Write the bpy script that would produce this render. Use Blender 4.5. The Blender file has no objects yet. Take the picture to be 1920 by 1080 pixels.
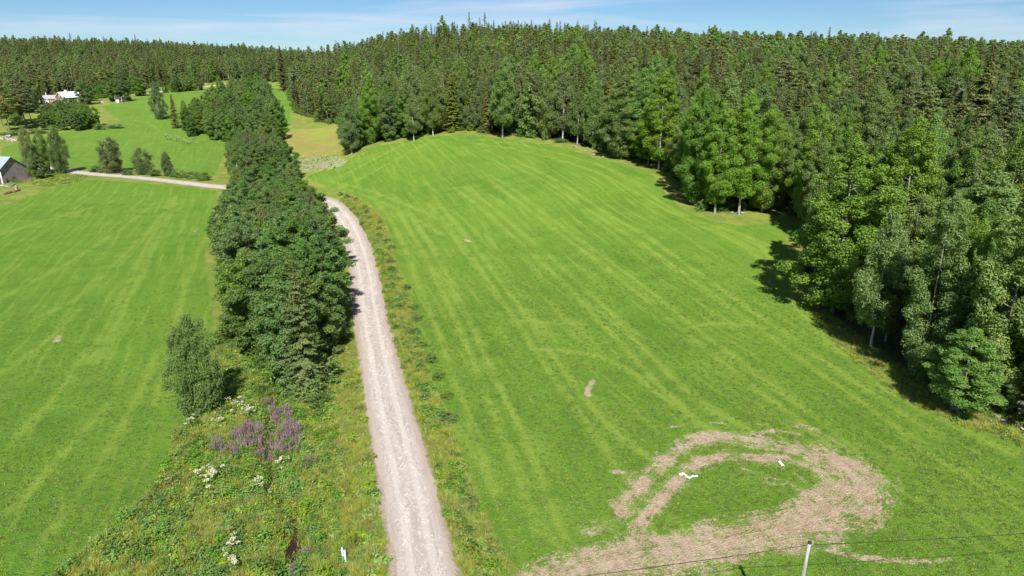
import bpy, math, random
import numpy as np
from math import radians, sin, cos, tan, pi
SC = bpy.context.scene
COL = SC.collection
rng = np.random.default_rng(7)
random.seed(7)

# ------------------------------------------------------------------ camera, sky, sun, exposure
CAM_H, PITCH, FOC = 35.0, radians(18.6), 1280.0
cam_d = bpy.data.cameras.new('camera'); cam = bpy.data.objects.new('camera', cam_d); COL.objects.link(cam)
cam_d.sensor_width = 36; cam_d.lens = 24; cam_d.clip_start = 0.5; cam_d.clip_end = 9000
cam.location = (0, 0, CAM_H); cam.rotation_euler = (pi/2 - PITCH, 0, 0)
SC.camera = cam
SUN_EL, SUN_AZ = radians(47), radians(176)        # azimuth clockwise from +Y, towards the sun
SV = SC.view_settings
SV.view_transform = 'Standard'; SV.look = 'None'; SV.exposure = 0.75; SV.gamma = 1.0; SV.use_curve_mapping = False
W = bpy.data.worlds.new('World'); SC.world = W; W.use_nodes = True
nt = W.node_tree; nt.nodes.clear()
def wn(t, **k):
    n = nt.nodes.new(t)
    for a, b in k.items(): setattr(n, a, b)
    return n
sky = wn('ShaderNodeTexSky', sky_type='NISHITA', sun_disc=False, sun_elevation=SUN_EL, sun_rotation=SUN_AZ,
         altitude=300, air_density=0.8, dust_density=0.0, ozone_density=5.0)
tc = wn('ShaderNodeTexCoord')
mp = wn('ShaderNodeMapping'); mp.inputs['Rotation'].default_value = (0, radians(5), 0); mp.inputs['Location'].default_value = (1.5, 6, 3.1); mp.inputs['Scale'].default_value = (1.2, 1.2, 19)
nt.links.new(tc.outputs['Generated'], mp.inputs['Vector'])
n1 = wn('ShaderNodeTexNoise'); n1.inputs['Scale'].default_value = 1.7; n1.inputs['Detail'].default_value = 9; n1.inputs['Roughness'].default_value = .55
n1.inputs['Distortion'].default_value = .5
nt.links.new(mp.outputs[0], n1.inputs['Vector'])
cr = wn('ShaderNodeMapRange'); cr.inputs['From Min'].default_value = .49; cr.inputs['From Max'].default_value = .68
cr.inputs['To Max'].default_value = .7
nt.links.new(n1.outputs['Fac'], cr.inputs['Value'])
hs = wn('ShaderNodeMix', data_type='RGBA', blend_type='MULTIPLY'); hs.inputs['Factor'].default_value = 1; hs.inputs['B'].default_value = (.60, .745, .85, 1)
nt.links.new(sky.outputs[0], hs.inputs['A'])
mx = wn('ShaderNodeMix', data_type='RGBA'); mx.inputs['B'].default_value = (6.2, 7.0, 8.4, 1)
nt.links.new(cr.outputs[0], mx.inputs['Factor']); nt.links.new(hs.outputs['Result'], mx.inputs['A'])
bg = wn('ShaderNodeBackground'); bg.inputs['Strength'].default_value = 0.066
wo = wn('ShaderNodeOutputWorld')
nt.links.new(mx.outputs['Result'], bg.inputs['Color']); nt.links.new(bg.outputs[0], wo.inputs['Surface'])
sl = bpy.data.lights.new('sun', 'SUN'); sl.energy = 4.9; sl.angle = radians(.53); sl.color = (1, .955, .88)
so = bpy.data.objects.new('sun', sl); COL.objects.link(so)
so.rotation_euler = (pi/2 - SUN_EL, 0, pi - SUN_AZ); so.location = (0, -50, 80)

# ------------------------------------------------------------------ helpers
def tag(o, label=None, cat=None, group=None, kind=None):
    for k, v in (('label', label), ('category', cat), ('group', group), ('kind', kind)):
        if v: o[k] = v
    return o
def empty(name, loc, rz=0, scale=1):
    o = bpy.data.objects.new(name, None); COL.objects.link(o); o.location = loc; o.rotation_euler = (0, 0, rz)
    o.scale = (scale,)*3 if not hasattr(scale, '__len__') else scale
    o.empty_display_size = .3
    return o
def link(name, me, parent=None, loc=None, rz=0, scale=1):
    o = bpy.data.objects.new(name, me); COL.objects.link(o)
    if parent: o.parent = parent
    if loc is not None: o.location = loc
    if rz: o.rotation_euler = (0, 0, rz)
    if scale != 1: o.scale = (scale,)*3
    return o
def mk(name, V, F, mats=(), attrs=None, smooth=False, midx=None):
    """mesh from arrays: V n*3, F m*4 (or m*3)"""
    V = np.asarray(V, np.float32); F = np.asarray(F, np.int32)
    me = bpy.data.meshes.new(name)
    k = F.shape[1]
    me.vertices.add(len(V)); me.vertices.foreach_set('co', V.ravel())
    me.loops.add(F.size); me.loops.foreach_set('vertex_index', F.ravel())
    me.polygons.add(len(F)); me.polygons.foreach_set('loop_start', np.arange(len(F), dtype=np.int32)*k)
    if midx is not None: me.polygons.foreach_set('material_index', np.asarray(midx, np.int32))
    me.polygons.foreach_set('use_smooth', np.full(len(F), smooth))
    me.update(calc_edges=True)
    for a, arr in (attrs or {}).items():
        at_ = me.attributes.new(a, 'FLOAT', 'POINT'); at_.data.foreach_set('value', np.asarray(arr, np.float32))
    for m in (mats if isinstance(mats, (list, tuple)) else [mats]): me.materials.append(m)
    return me
class MB:
    """collects boxes, tubes and prisms into one mesh"""
    def __init__(s): s.v = []; s.f = []
    def add(s, vs, fs):
        n = len(s.v); s.v += [tuple(v) for v in vs]; s.f += [tuple(i+n for i in f) for f in fs]
    def box(s, x0, x1, y0, y1, z0, z1):
        s.add([(x0,y0,z0),(x1,y0,z0),(x1,y1,z0),(x0,y1,z0),(x0,y0,z1),(x1,y0,z1),(x1,y1,z1),(x0,y1,z1)],
              [(0,3,2,1),(4,5,6,7),(0,1,5,4),(1,2,6,5),(2,3,7,6),(3,0,4,7)])
    def prism(s, poly, y0, y1):
        """poly in x,z extruded along y"""
        n = len(poly)
        s.add([(x,y0,z) for x, z in poly]+[(x,y1,z) for x, z in poly],
              [tuple(range(n))]+[tuple(range(2*n-1, n-1, -1))]+[((i+1)%n, i, n+i, n+(i+1)%n) for i in range(n)])
    def tube(s, pts, radii, k=8, cap=True):
        pts = np.asarray(pts, float); V = []; F = []
        for i, p in enumerate(pts):
            d = pts[min(i+1, len(pts)-1)]-pts[max(i-1, 0)]; d /= np.linalg.norm(d)+1e-9
            a = np.cross(d, (0,0,1) if abs(d[2]) < .9 else (1,0,0)); a /= np.linalg.norm(a); b = np.cross(d, a)
            for j in range(k):
                t = 2*pi*j/k; V.append(p+radii[i]*(cos(t)*a+sin(t)*b))
        for i in range(len(pts)-1):
            for j in range(k): F.append((i*k+j, i*k+(j+1)%k, (i+1)*k+(j+1)%k, (i+1)*k+j))
        if cap: F.append(tuple(range(k-1, -1, -1))); F.append(tuple((len(pts)-1)*k+j for j in range(k)))
        s.add(V, F)
    def build(s, name, mat, parent=None, smooth=False, **k):
        me = bpy.data.meshes.new(name); me.from_pydata(s.v, [], s.f); me.update()
        if smooth:
            me.polygons.foreach_set('use_smooth', [True]*len(me.polygons))
        me.materials.append(mat)
        return link(name, me, parent, **k)

# ------------------------------------------------------------------ materials
class NT:
    def __init__(s, name):
        s.m = bpy.data.materials.new(name); s.m.use_nodes = True; s.t = s.m.node_tree; s.t.nodes.clear()
    def n(s, t, ins=None, **k):
        n = s.t.nodes.new(t)
        for a, b in k.items(): setattr(n, a, b)
        for a, b in (ins or {}).items(): s.put(n.inputs[a], b)
        return n
    def put(s, sock, v):
        if isinstance(v, bpy.types.NodeSocket): s.t.links.new(v, sock)
        elif isinstance(v, tuple) and len(v) == 3 and sock.type == 'RGBA': sock.default_value = (*v, 1)
        else: sock.default_value = v
    def math(s, op, a, b=0.0, clamp=False):
        n = s.n('ShaderNodeMath', operation=op, use_clamp=clamp); s.put(n.inputs[0], a); s.put(n.inputs[1], b); return n.outputs[0]
    def mix(s, f, a, b, mode='MIX'):
        n = s.n('ShaderNodeMix', data_type='RGBA', blend_type=mode); s.put(n.inputs['Factor'], f); s.put(n.inputs['A'], a); s.put(n.inputs['B'], b)
        return n.outputs['Result']
    def rng(s, v, a, b, c=0., d=1.):
        n = s.n('ShaderNodeMapRange', interpolation_type='SMOOTHSTEP'); s.put(n.inputs['Value'], v)
        for k_, x in zip(('From Min','From Max','To Min','To Max'), (a,b,c,d)): s.put(n.inputs[k_], x)
        return n.outputs[0]
    def noise(s, vec, scale, detail=4, rough=.55, dist=0.):
        n = s.n('ShaderNodeTexNoise', {'Scale': scale, 'Detail': detail, 'Roughness': rough, 'Distortion': dist}); s.put(n.inputs['Vector'], vec)
        return n.outputs['Fac']
    def attr(s, name): return s.n('ShaderNodeAttribute', attribute_name=name).outputs['Fac']
    def out(s, sh): s.t.links.new(sh, s.n('ShaderNodeOutputMaterial').inputs['Surface']); return s.m
    def pbr(s, col, rough=.8, spec=.3, normal=None, metal=0.):
        n = s.n('ShaderNodeBsdfPrincipled', {'Base Color': col, 'Roughness': rough, 'Specular IOR Level': spec, 'Metallic': metal})
        if normal is not None: s.put(n.inputs['Normal'], normal)
        return n.outputs[0]
    def bump(s, h, strength=.5, dist=.1):
        return s.n('ShaderNodeBump', {'Height': h, 'Strength': strength, 'Distance': dist}).outputs[0]

def leaf_mat(name, c1, c2, trans=.28, hue=.03, val=.35, spec=.35, rough=.5):
    s = NT(name)
    t = s.attr('tint'); r = s.n('ShaderNodeObjectInfo').outputs['Random']
    c = s.mix(t, c1, c2)
    r2 = s.math('FRACT', s.math('MULTIPLY', r, 7.31))
    c = s.n('ShaderNodeHueSaturation', {'Color': c, 'Hue': s.rng(r, 0, 1, .5-hue, .5+hue), 'Value': s.rng(r2, 0, 1, 1-val, 1+val),
            'Saturation': s.rng(s.math('FRACT', s.math('MULTIPLY', r, 3.7)), 0, 1, .85, 1.1)}).outputs[0]
    p = s.pbr(c, rough, spec)
    tr = s.n('ShaderNodeBsdfTranslucent', {'Color': s.mix(1., c, (1.25, 1.15, .55), 'MULTIPLY')}).outputs[0]
    m = s.n('ShaderNodeMixShader', {0: trans, 1: p, 2: tr})
    return s.out(m.outputs[0])
def bark(name, c1, c2, sc=(3, 3, 12), th=(.45, .6), c3=None, zsplit=None):
    s = NT(name); tc_ = s.n('ShaderNodeTexCoord').outputs['Object']
    v = s.n('ShaderNodeMapping', {'Vector': tc_, 'Scale': sc}).outputs[0]
    f = s.rng(s.noise(v, 1., 5), *th)
    c = s.mix(f, c1, c2)
    if c3:
        z = s.n('ShaderNodeSeparateXYZ', {0: tc_}).outputs[2]
        c = s.mix(s.rng(z, *zsplit), c, c3)
    return s.out(s.pbr(c, .85, .2, s.bump(s.noise(v, 3., 4), .4, .05)))
def plain(name, c, rough=.7, spec=.3, var=.15, scale=4., metal=0., bump=.15):
    s = NT(name); tc_ = s.n('ShaderNodeTexCoord').outputs['Object']
    f = s.noise(tc_, scale, 6, .6)
    c = s.mix(s.rng(f, .3, .7), tuple(x*(1-var) for x in c), tuple(min(1, x*(1+var)) for x in c))
    return s.out(s.pbr(c, rough, spec, s.bump(f, bump, .05), metal))

M = {}
M['aspen'] = leaf_mat('aspen_leaves', (.125,.235,.042), (.25,.375,.078), val=.15, trans=.45, hue=.013)
M['birch'] = leaf_mat('birch_leaves', (.14,.21,.062), (.25,.335,.118), val=.16, trans=.45, hue=.016)
M['alder'] = leaf_mat('alder_leaves', (.095,.19,.040), (.20,.31,.072), val=.17, trans=.45, hue=.014)
M['spruce'] = leaf_mat('spruce_needles', (.092,.135,.028), (.195,.215,.055), trans=.28, hue=.014, val=.3)
M['pine'] = leaf_mat('pine_needles', (.12,.175,.052), (.225,.27,.095), trans=.28, hue=.02, val=.2)
M['bark_birch'] = bark('birch_bark', (.10,.09,.085), (.52,.50,.46), (3,3,9), (.36,.46))
M['bark_aspen'] = bark('aspen_bark', (.15,.14,.12), (.34,.33,.28), (2,2,6), (.35,.5))
M['bark_alder'] = bark('alder_bark', (.08,.07,.06), (.19,.17,.15))
M['bark_spruce'] = bark('spruce_bark', (.09,.07,.055), (.20,.165,.13))
M['bark_pine'] = bark('pine_bark', (.14,.11,.09), (.24,.19,.15), c3=(.42,.20,.09), zsplit=(6, 10))
M['dead_wood'] = bark('weathered_wood', (.25,.23,.22), (.45,.42,.40))
YOUNG = 'young'
KM = {'aspen': ('aspen','bark_aspen'), 'birch': ('birch','bark_birch'), 'alder': ('alder','bark_alder'),
      'spruce': ('spruce','bark_spruce'), 'pine': ('pine','bark_pine')}

# ------------------------------------------------------------------ terrain
def ray(px, py):
    px = np.asarray(px, float); py = np.asarray(py, float)
    u = (px-960)/FOC; v = (540-py)/FOC
    return np.stack([u, cos(PITCH)+v*sin(PITCH), -sin(PITCH)+v*cos(PITCH)], -1)
def atd(px, py, d):
    r = ray(px, py); return np.array([0, 0, CAM_H]) + r*(d/r[..., 1:2] if r.ndim > 1 else d/r[1])
CP = [(-150,30,0),(-80,30,0),(-40,30,-.6),(0,20,0),(30,20,0),(80,20,2),(150,20,8),
      (-60,80,-.2),(-120,90,0),(-150,140,0),(-100,150,0),(-60,130,-.8),(-30,100,-.4),(-25,70,-.8),(-25,50,-.8),
      (0,60,.2),(-15,100,0),(-30,140,.2),(-120,205,.3),(-200,200,.5),(-80,195,-.2),(-50,180,0.3),
      (0,-300,0),(-400,-200,0),(400,-200,8),(-300,100,1),(-300,250,4),(250,60,14),(110,60,5.5),(60,60,1.6)]
for px, py, d in [(200,235,330),(250,185,450),(250,175,500),(110,190,430),(60,250,300),(350,290,262),(420,270,290),(525,175,480),
                  (600,260,290),(600,235,330),(560,310,232),(620,335,195),(700,275,216),(640,287,224),(780,258,218),(880,252,216),
                  (960,260,205),(1110,287,188),(1250,325,163),(1340,400,134),(1450,400,136),(1000,350,152),(1000,450,122),
                  (1200,450,120),(900,600,88),(1200,600,87.5),(1500,560,94),(1750,740,65.5),(1900,800,57.5),(780,400,146),(850,320,175),(1200,380,142)]:
    CP.append(tuple(atd(px, py, d)))
CP += [(150,100,9),(120,200,14),(60,240,16.5),(200,300,21),(60,300,20),(0,300,18.5),(-40,300,11),(-15,400,26),(70,400,27),(150,380,26),(-60,450,20),
       (-60,600,26),(-120,560,17),(-240,520,11.5),(-160,520,12),(-300,430,9),(-450,400,16),(-420,560,16),(-600,600,28),(-300,700,19),(-160,700,17),(350,200,21),(300,100,16)]
for px, py, d in [(0,70,1000),(250,77,980),(450,90,930),(520,101,880),(600,98,760),(480,112,650),(540,110,640),(600,106,630),(640,92,600),(760,55,560),(640,86,690),(700,69,650),(760,57,615),(880,53,580),(1000,53,560),(1150,55,520),(1300,63,470),(1500,70,420),(1700,76,380),(1900,86,350)]:
    a_ = atd(px, py, d); CP.append((a_[0], a_[1], a_[2]-18.5)); a_ = atd(px, py, d*1.35); CP.append((a_[0], a_[1], a_[2]-31))
CP += [tuple(atd(px, py, d)-np.array([0, 0, 18.5])) for px, py, d in [(450,98,1290),(1700,84,470),(1900,92,440)]]
CP += [(-900,500,32),(700,250,18),(-900,1500,40),(0,1400,40),(900,1300,36),(-1500,800,40),(1300,500,26)]
CP = np.array(CP)
def _U(r2): return .5*r2*np.log(r2+1e-6)
def _solve():
    P = CP[:, :2]/100.; n = len(P)
    K = _U(((P[:, None]-P[None])**2).sum(-1)) + np.eye(n)*.004
    Q = np.c_[np.ones(n), P]
    A = np.block([[K, Q], [Q.T, np.zeros((3, 3))]])
    return np.linalg.solve(A, np.r_[CP[:, 2], 0, 0, 0]), P
TW, TP = _solve()
def smoothstep(a, b, x): t = np.clip((x-a)/(b-a), 0, 1); return t*t*(3-2*t)
def hgt0(x, y):
    x = np.asarray(x, float); y = np.asarray(y, float); sh = x.shape; x = x.ravel(); y = y.ravel(); out = np.empty(len(x))
    for i in range(0, len(x), 20000):
        p = np.c_[x[i:i+20000], y[i:i+20000]]; r = np.hypot(p[:, 0], p[:, 1]); p = p*np.minimum(1, 1500/np.maximum(r, 1))[:, None]/100
        out[i:i+20000] = _U(((p[:, None]-TP[None])**2).sum(-1))@TW[:-3] + TW[-3] + p@TW[-2:]
    w = smoothstep(900, 1700, np.hypot(x, y)); out = np.clip(out, -3, 60)*(1-w)+44*w
    return out.reshape(sh)
def march(px, py, H=hgt0):
    px = np.atleast_1d(np.asarray(px, float)); py = np.atleast_1d(np.asarray(py, float))
    r = ray(px, py); r = r/r[:, 1:2]; d = np.full(len(px), 12.); done = np.zeros(len(px), bool)
    for k in range(900):
        z = CAM_H+r[:, 2]*d; g = H(r[:, 0]*d, d); hit = z <= g+.02; done |= hit
        step = np.maximum(.15, (z-g)*.55); d = np.where(done | (d > 1800), d, d+step)
        if (done | (d > 1800)).all(): break
    return np.c_[r[:, 0]*d, d]
def wpoly(pix): a = np.array(pix, float); return march(a[:, 0], a[:, 1])

def seg_dist(P, L):
    """distance to polyline L, its along-length parameter and the signed side, for points P"""
    best = np.full(len(P), 1e9); s = np.zeros(len(P)); side = np.zeros(len(P)); acc = 0
    for a, b in zip(L[:-1], L[1:]):
        ab = b-a; l2 = ab@ab; t = np.clip(((P-a)@ab)/l2, 0, 1); q = a+t[:, None]*ab; dv = P-q; dd = np.hypot(dv[:, 0], dv[:, 1])
        m = dd < best; best[m] = dd[m]; s[m] = acc+t[m]*math.sqrt(l2); side[m] = np.sign(ab[0]*dv[m, 1]-ab[1]*dv[m, 0]); acc += math.sqrt(l2)
    return best, s, side
def inside(P, L):
    c = np.zeros(len(P), bool); n = len(L)
    for i in range(n):
        a = L[i]; b = L[(i+1) % n]
        m = (a[1] > P[:, 1]) != (b[1] > P[:, 1])
        with np.errstate(all='ignore'): xi = (b[0]-a[0])*(P[:, 1]-a[1])/(b[1]-a[1])+a[0]
        c ^= m & (P[:, 0] < xi)
    return c
def sdf(P, L):
    """positive inside"""
    d, _, _ = seg_dist(P, np.vstack([L, L[:1]])); return np.where(inside(P, L), d, -d)
def smooth_line(L, n=4):
    L = np.array(L, float)
    for _ in range(n):
        Q = np.empty((2*len(L)-2, 2)); Q[0::2] = L[:-1]*.75+L[1:]*.25; Q[1::2] = L[:-1]*.25+L[1:]*.75
        L = np.vstack([L[:1], Q, L[-1:]])
    return L

road_w = wpoly([(797,1085),(762,905),(735,790),(711,680),(692,580),(684,510),(668,450),(644,405),(612,376),(560,360),(480,354),(407,350),(330,340),(250,332),(165,326),(120,318),(60,312),(0,308)])
road_w = smooth_line(np.vstack([(road_w[0]+(road_w[0]-road_w[1])*2.2)[None], road_w]), 3)
far_road = smooth_line(wpoly([(500,158),(440,155),(400,160),(330,168),(290,174),(262,176),(252,178)]), 3)
CLOVER = np.vstack([wpoly([(985,1078),(955,1050),(915,975),(880,880),(835,770),(800,680),(770,560),(740,480),(722,410),(692,380),(650,358),(600,345),(572,330),
    (600,322),(640,312),(662,294),(700,278),(760,264),(820,256),(880,252),(960,263),(1060,278),(1110,293),(1180,312),(1225,330),(1250,365),(1290,400),(1350,418),(1400,424),(1470,418),
    (1478,470),(1500,560),(1545,620),(1600,672),(1700,750),(1800,795),(1915,835)]), [(70,40),(60,0),(4,0),(1.5,30)]])
HAY = np.vstack([wpoly([(90,1075),(190,1010),(245,955),(300,900),(335,800),(372,775),(400,600),(385,480),(400,400),(406,358),(330,348),(250,342),(165,337),(110,350),(60,367),(3,388)]),
    [(-135,130),(-140,20),(-28,15)]])
UPPER = np.vstack([wpoly([(3,275),(60,262),(120,248),(200,240),(226,226),(190,200),(215,193),(240,186),(300,176),(400,163),(500,158),(545,170),(545,232),(530,250),(470,262),(420,290),(402,330),(330,322),(200,315),(140,318),(90,330),(3,300)])])
BROWN = wpoly([(535,246),(560,243),(600,240),(646,231),(646,291),(600,293),(545,296),(530,270)])
FLOWER = wpoly([(560,300),(590,292),(640,296),(655,312),(610,320),(560,322)])
STREAM = smooth_line(np.vstack([[(-16,25)], wpoly([(522,1085),(542,1045),(550,1005),(549,975),(540,945),(515,915),(500,870),(505,800),(520,740),(500,660),(490,600),(480,500),(495,400)])]), 2)
def channel(x, y):
    P = np.c_[np.ravel(x), np.ravel(y)]; d, s, _ = seg_dist(P, STREAM)
    return (-1.25*np.exp(-(d/.85)**2) - .5*np.exp(-(d/4.)**2)).reshape(np.shape(x))
def small(x, y):
    return .12*np.sin(x*.11+1)*np.cos(y*.09)+.05*np.sin(x*.37+y*.21)+.04*np.cos(y*.43-x*.17)
def hgt(x, y):
    x = np.asarray(x, float); y = np.asarray(y, float)
    return hgt0(x, y)+channel(x, y)+small(x, y)*smoothstep(20, 60, np.hypot(x, y))*0+0*x
def G(x, y): return float(hgt(np.array([x]), np.array([y]))[0])
def at(px, py):
    p = march([px], [py], hgt)[0]; return np.array([p[0], p[1], G(*p)])

# polar grid, finer where near and where the view goes
th = np.concatenate([np.linspace(-180, -48, 40)[:-1], np.linspace(-48, 48, 620), np.linspace(48, 180, 40)[1:]])
rr = np.concatenate([[2, 8, 16, 22, 28], np.geomspace(32, 420, 470), np.geomspace(427, 1000, 90), np.geomspace(1050, 5000, 24)])
TH, RR = np.meshgrid(np.radians(th), rr); GX = RR*np.sin(TH); GY = RR*np.cos(TH)
P = np.c_[GX.ravel(), GY.ravel()]
GZ = hgt(P[:, 0], P[:, 1])
near_m = np.hypot(P[:, 0], P[:, 1]) < 750
def lim(f, default=-99.):
    o = np.full(len(P), default); o[near_m] = f(P[near_m]); return o
A = {'sd_clover': lim(lambda p: sdf(p, CLOVER)), 'sd_hay': lim(lambda p: sdf(p, HAY)), 'sd_upper': lim(lambda p: sdf(p, UPPER)),
     'sd_brown': lim(lambda p: sdf(p, BROWN)), 'sd_flower': lim(lambda p: sdf(p, FLOWER))}
A['d_road'] = lim(lambda p: np.minimum(seg_dist(p, road_w)[0], seg_dist(p, far_road)[0]+.6), 99.)
A['d_stream'] = lim(lambda p: seg_dist(p, STREAM)[0], 99.)
# bare soil: wheel passes of the turning loop; wheel tracks over the fields
SOIL = [([(1030,1100),(1130,1055),(1260,1035),(1400,1012),(1520,985),(1600,950),(1620,915),(1590,880),(1540,855)], 2.3, 1.),
        ([(1110,1072),(1230,1050),(1420,1030),(1560,1010)], 1.3, .9),
        ([(1500,990),(1600,985),(1640,950),(1640,925)], 1.0, .7),
        ([(1540,940),(1575,900),(1560,870),(1500,840),(1420,825),(1340,818),(1290,835),(1240,865),(1200,910),(1165,960)], 1.15, .85),
        ([(1570,930),(1545,885),(1480,862),(1400,855),(1330,858),(1290,880),(1250,920),(1200,985),(1190,1020)], 1.0, .85),
        ([(1300,820),(1340,812),(1380,830)], .8, .9), ([(1410,812),(1460,808),(1500,815)], .35, .8), ([(1400,838),(1470,842),(1540,862),(1600,905)], .6, .8),
        ([(1440,870),(1490,885),(1510,905)], .35, .7), ([(1470,950),(1500,935),(1530,925)], .6, .8), ([(1290,870),(1330,862),(1340,880)], .8,.5),
        ([(1540,1030),(1600,1045),(1700,1055),(1780,1050)], .28, .8), ([(1630,960),(1690,920),(1680,880)], .35, .5), ([(1040,1100),(1045,1060)], .5, .9),
        ([(1103,742),(1100,730),(1112,714)], .32, 1.), ([(107,640),(112,628)], .5, .85), ([(362,440),(370,428)], .4, .5), ([(1150,885),(1165,888)], .3, .8),
        ([(1260,800),(1350,790),(1440,795)], .25, .55), ([(870,448),(878,452)], .35, .7), ([(1000,655),(1050,657)], .3, .45)]
SOIL += [([(1440,905),(1500,915),(1520,930),(1480,950)], .5, .75), ([(1395,880),(1450,895),(1480,915)], .25, .7), ([(1600,890),(1640,905),(1665,935),(1660,975),(1610,1000)], 1.0, .62),
         ([(1180,900),(1215,880),(1250,850)], .9, .6), ([(1500,800),(1560,820),(1620,860)], .8, .5), ([(1100,1000),(1140,990),(1180,960)], 1., .5)]
def strokes(p, L, gauss=False):
    o = np.zeros(len(p))
    for pix, w, amp in L:
        ln = smooth_line(wpoly(pix), 2); d = seg_dist(p, ln)[0]
        o = np.maximum(o, amp*np.exp(-(d/w)**2) if gauss else amp*np.clip(1.5-d/w, 0, 1))
    return o
A['soil'] = lim(lambda p: strokes(p, SOIL), 0.)
TR = []
for pts in ([(745,395),(800,480),(850,590),(905,720),(960,860),(1010,1000)], [(762,392),(822,480),(875,590),(935,720),(1000,860),(1060,1010)],
            [(700,370),(740,420),(790,540),(830,650),(880,790),(930,920)], [(800,378),(880,470),(960,590),(1030,700),(1110,810),(1180,900)],
            [(815,375),(900,470),(985,590),(1060,700),(1140,800),(1220,860)], [(850,352),(960,440),(1070,540),(1180,660),(1290,780),(1340,810)],
            [(870,350),(985,440),(1100,540),(1210,655),(1310,760),(1400,800)], [(900,330),(1040,430),(1150,510),(1270,610),(1420,730),(1560,840)],
            [(918,328),(1060,430),(1175,510),(1300,610),(1450,725),(1600,840)], [(960,310),(1100,390),(1240,480),(1390,590),(1540,700),(1720,830)],
            [(980,308),(1125,390),(1270,480),(1420,590),(1580,700),(1760,820)], [(880,268),(1000,285),(1130,325),(1260,400),(1400,460),(1460,520),(1540,610),(1660,720),(1880,850)],
            [(900,262),(1050,285),(1170,325),(1280,410),(1400,440),(1440,470),(1480,560),(1560,650),(1700,760),(1900,855)],
            [(620,340),(680,352),(730,372),(800,400),(860,430)], [(640,350),(700,372),(760,400),(830,440)], [(760,270),(700,300),(640,330)], [(820,262),(740,300),(680,335),(640,345)],
            [(1480,620),(1400,610),(1330,605),(1280,620)], [(960,600),(1060,610),(1160,605),(1200,630)], [(1000,655),(1100,660),(1180,690),(1260,760)],
            [(60,600),(150,560),(220,490),(290,420),(330,370)], [(330,380),(300,440),(262,520),(225,590),(180,680)], [(318,372),(285,440),(245,520),(205,600),(165,680)],
            [(0,560),(80,520),(150,480),(240,420),(290,380)], [(400,420),(370,470),(340,560),(320,650),(290,760)], [(0,700),(90,640),(150,580)], [(30,820),(110,740),(170,650)],
            [(100,1000),(180,880),(250,760),(300,650)], [(0,440),(100,410),(200,380),(280,360)], [(20,960),(120,850),(200,760)],
            [(210,300),(300,310),(380,315)], [(140,275),(250,262),(300,250),(290,235),(250,225)], [(160,290),(270,275),(330,262)]):
    TR.append((pts, .55, 1.))
def near_stroke(p):
    o = np.full(len(p), 9.)
    for pix, w, amp in SOIL:
        if w > .9: o = np.minimum(o, seg_dist(p, smooth_line(wpoly(pix), 2))[0])
    return o
A['sdist'] = lim(near_stroke, 9.)
A['track'] = lim(lambda p: strokes(p, TR, True), 0.)
# forest zone in world: everything behind the wood's edge
FEDGE = wpoly([(1915,815),(1800,775),(1720,728),(1640,672),(1560,610),(1505,545),(1488,470),(1500,405),(1480,385),(1430,400),(1380,402),(1320,400),(1290,385),(1268,350),(1250,320),(1190,300),
               (1110,280),(1060,270),(960,256),(880,246),(820,250),(760,257),(700,270),(655,288),(648,270),(650,235),(600,232),(565,215),(545,205),(540,170)])
FOREST = np.vstack([[(75,-60)], [(72,25)], FEDGE, wpoly([(520,155),(440,150),(330,160),(260,168),(190,180)]), [(-285,470),(-325,458),(-300,412),(-264,388),(-247,338),(-300,300),(-600,260),(-900,300),(-1600,900),(-1500,2200),(1500,2200),(1600,-100)]])
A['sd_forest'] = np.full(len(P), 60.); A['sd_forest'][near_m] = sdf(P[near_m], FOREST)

V = np.c_[P, GZ]
nr, ntH = TH.shape
I = np.arange(nr*ntH).reshape(nr, ntH)
F = np.stack([I[:-1, :-1], I[:-1, 1:], I[1:, 1:], I[1:, :-1]], -1).reshape(-1, 4)

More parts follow.
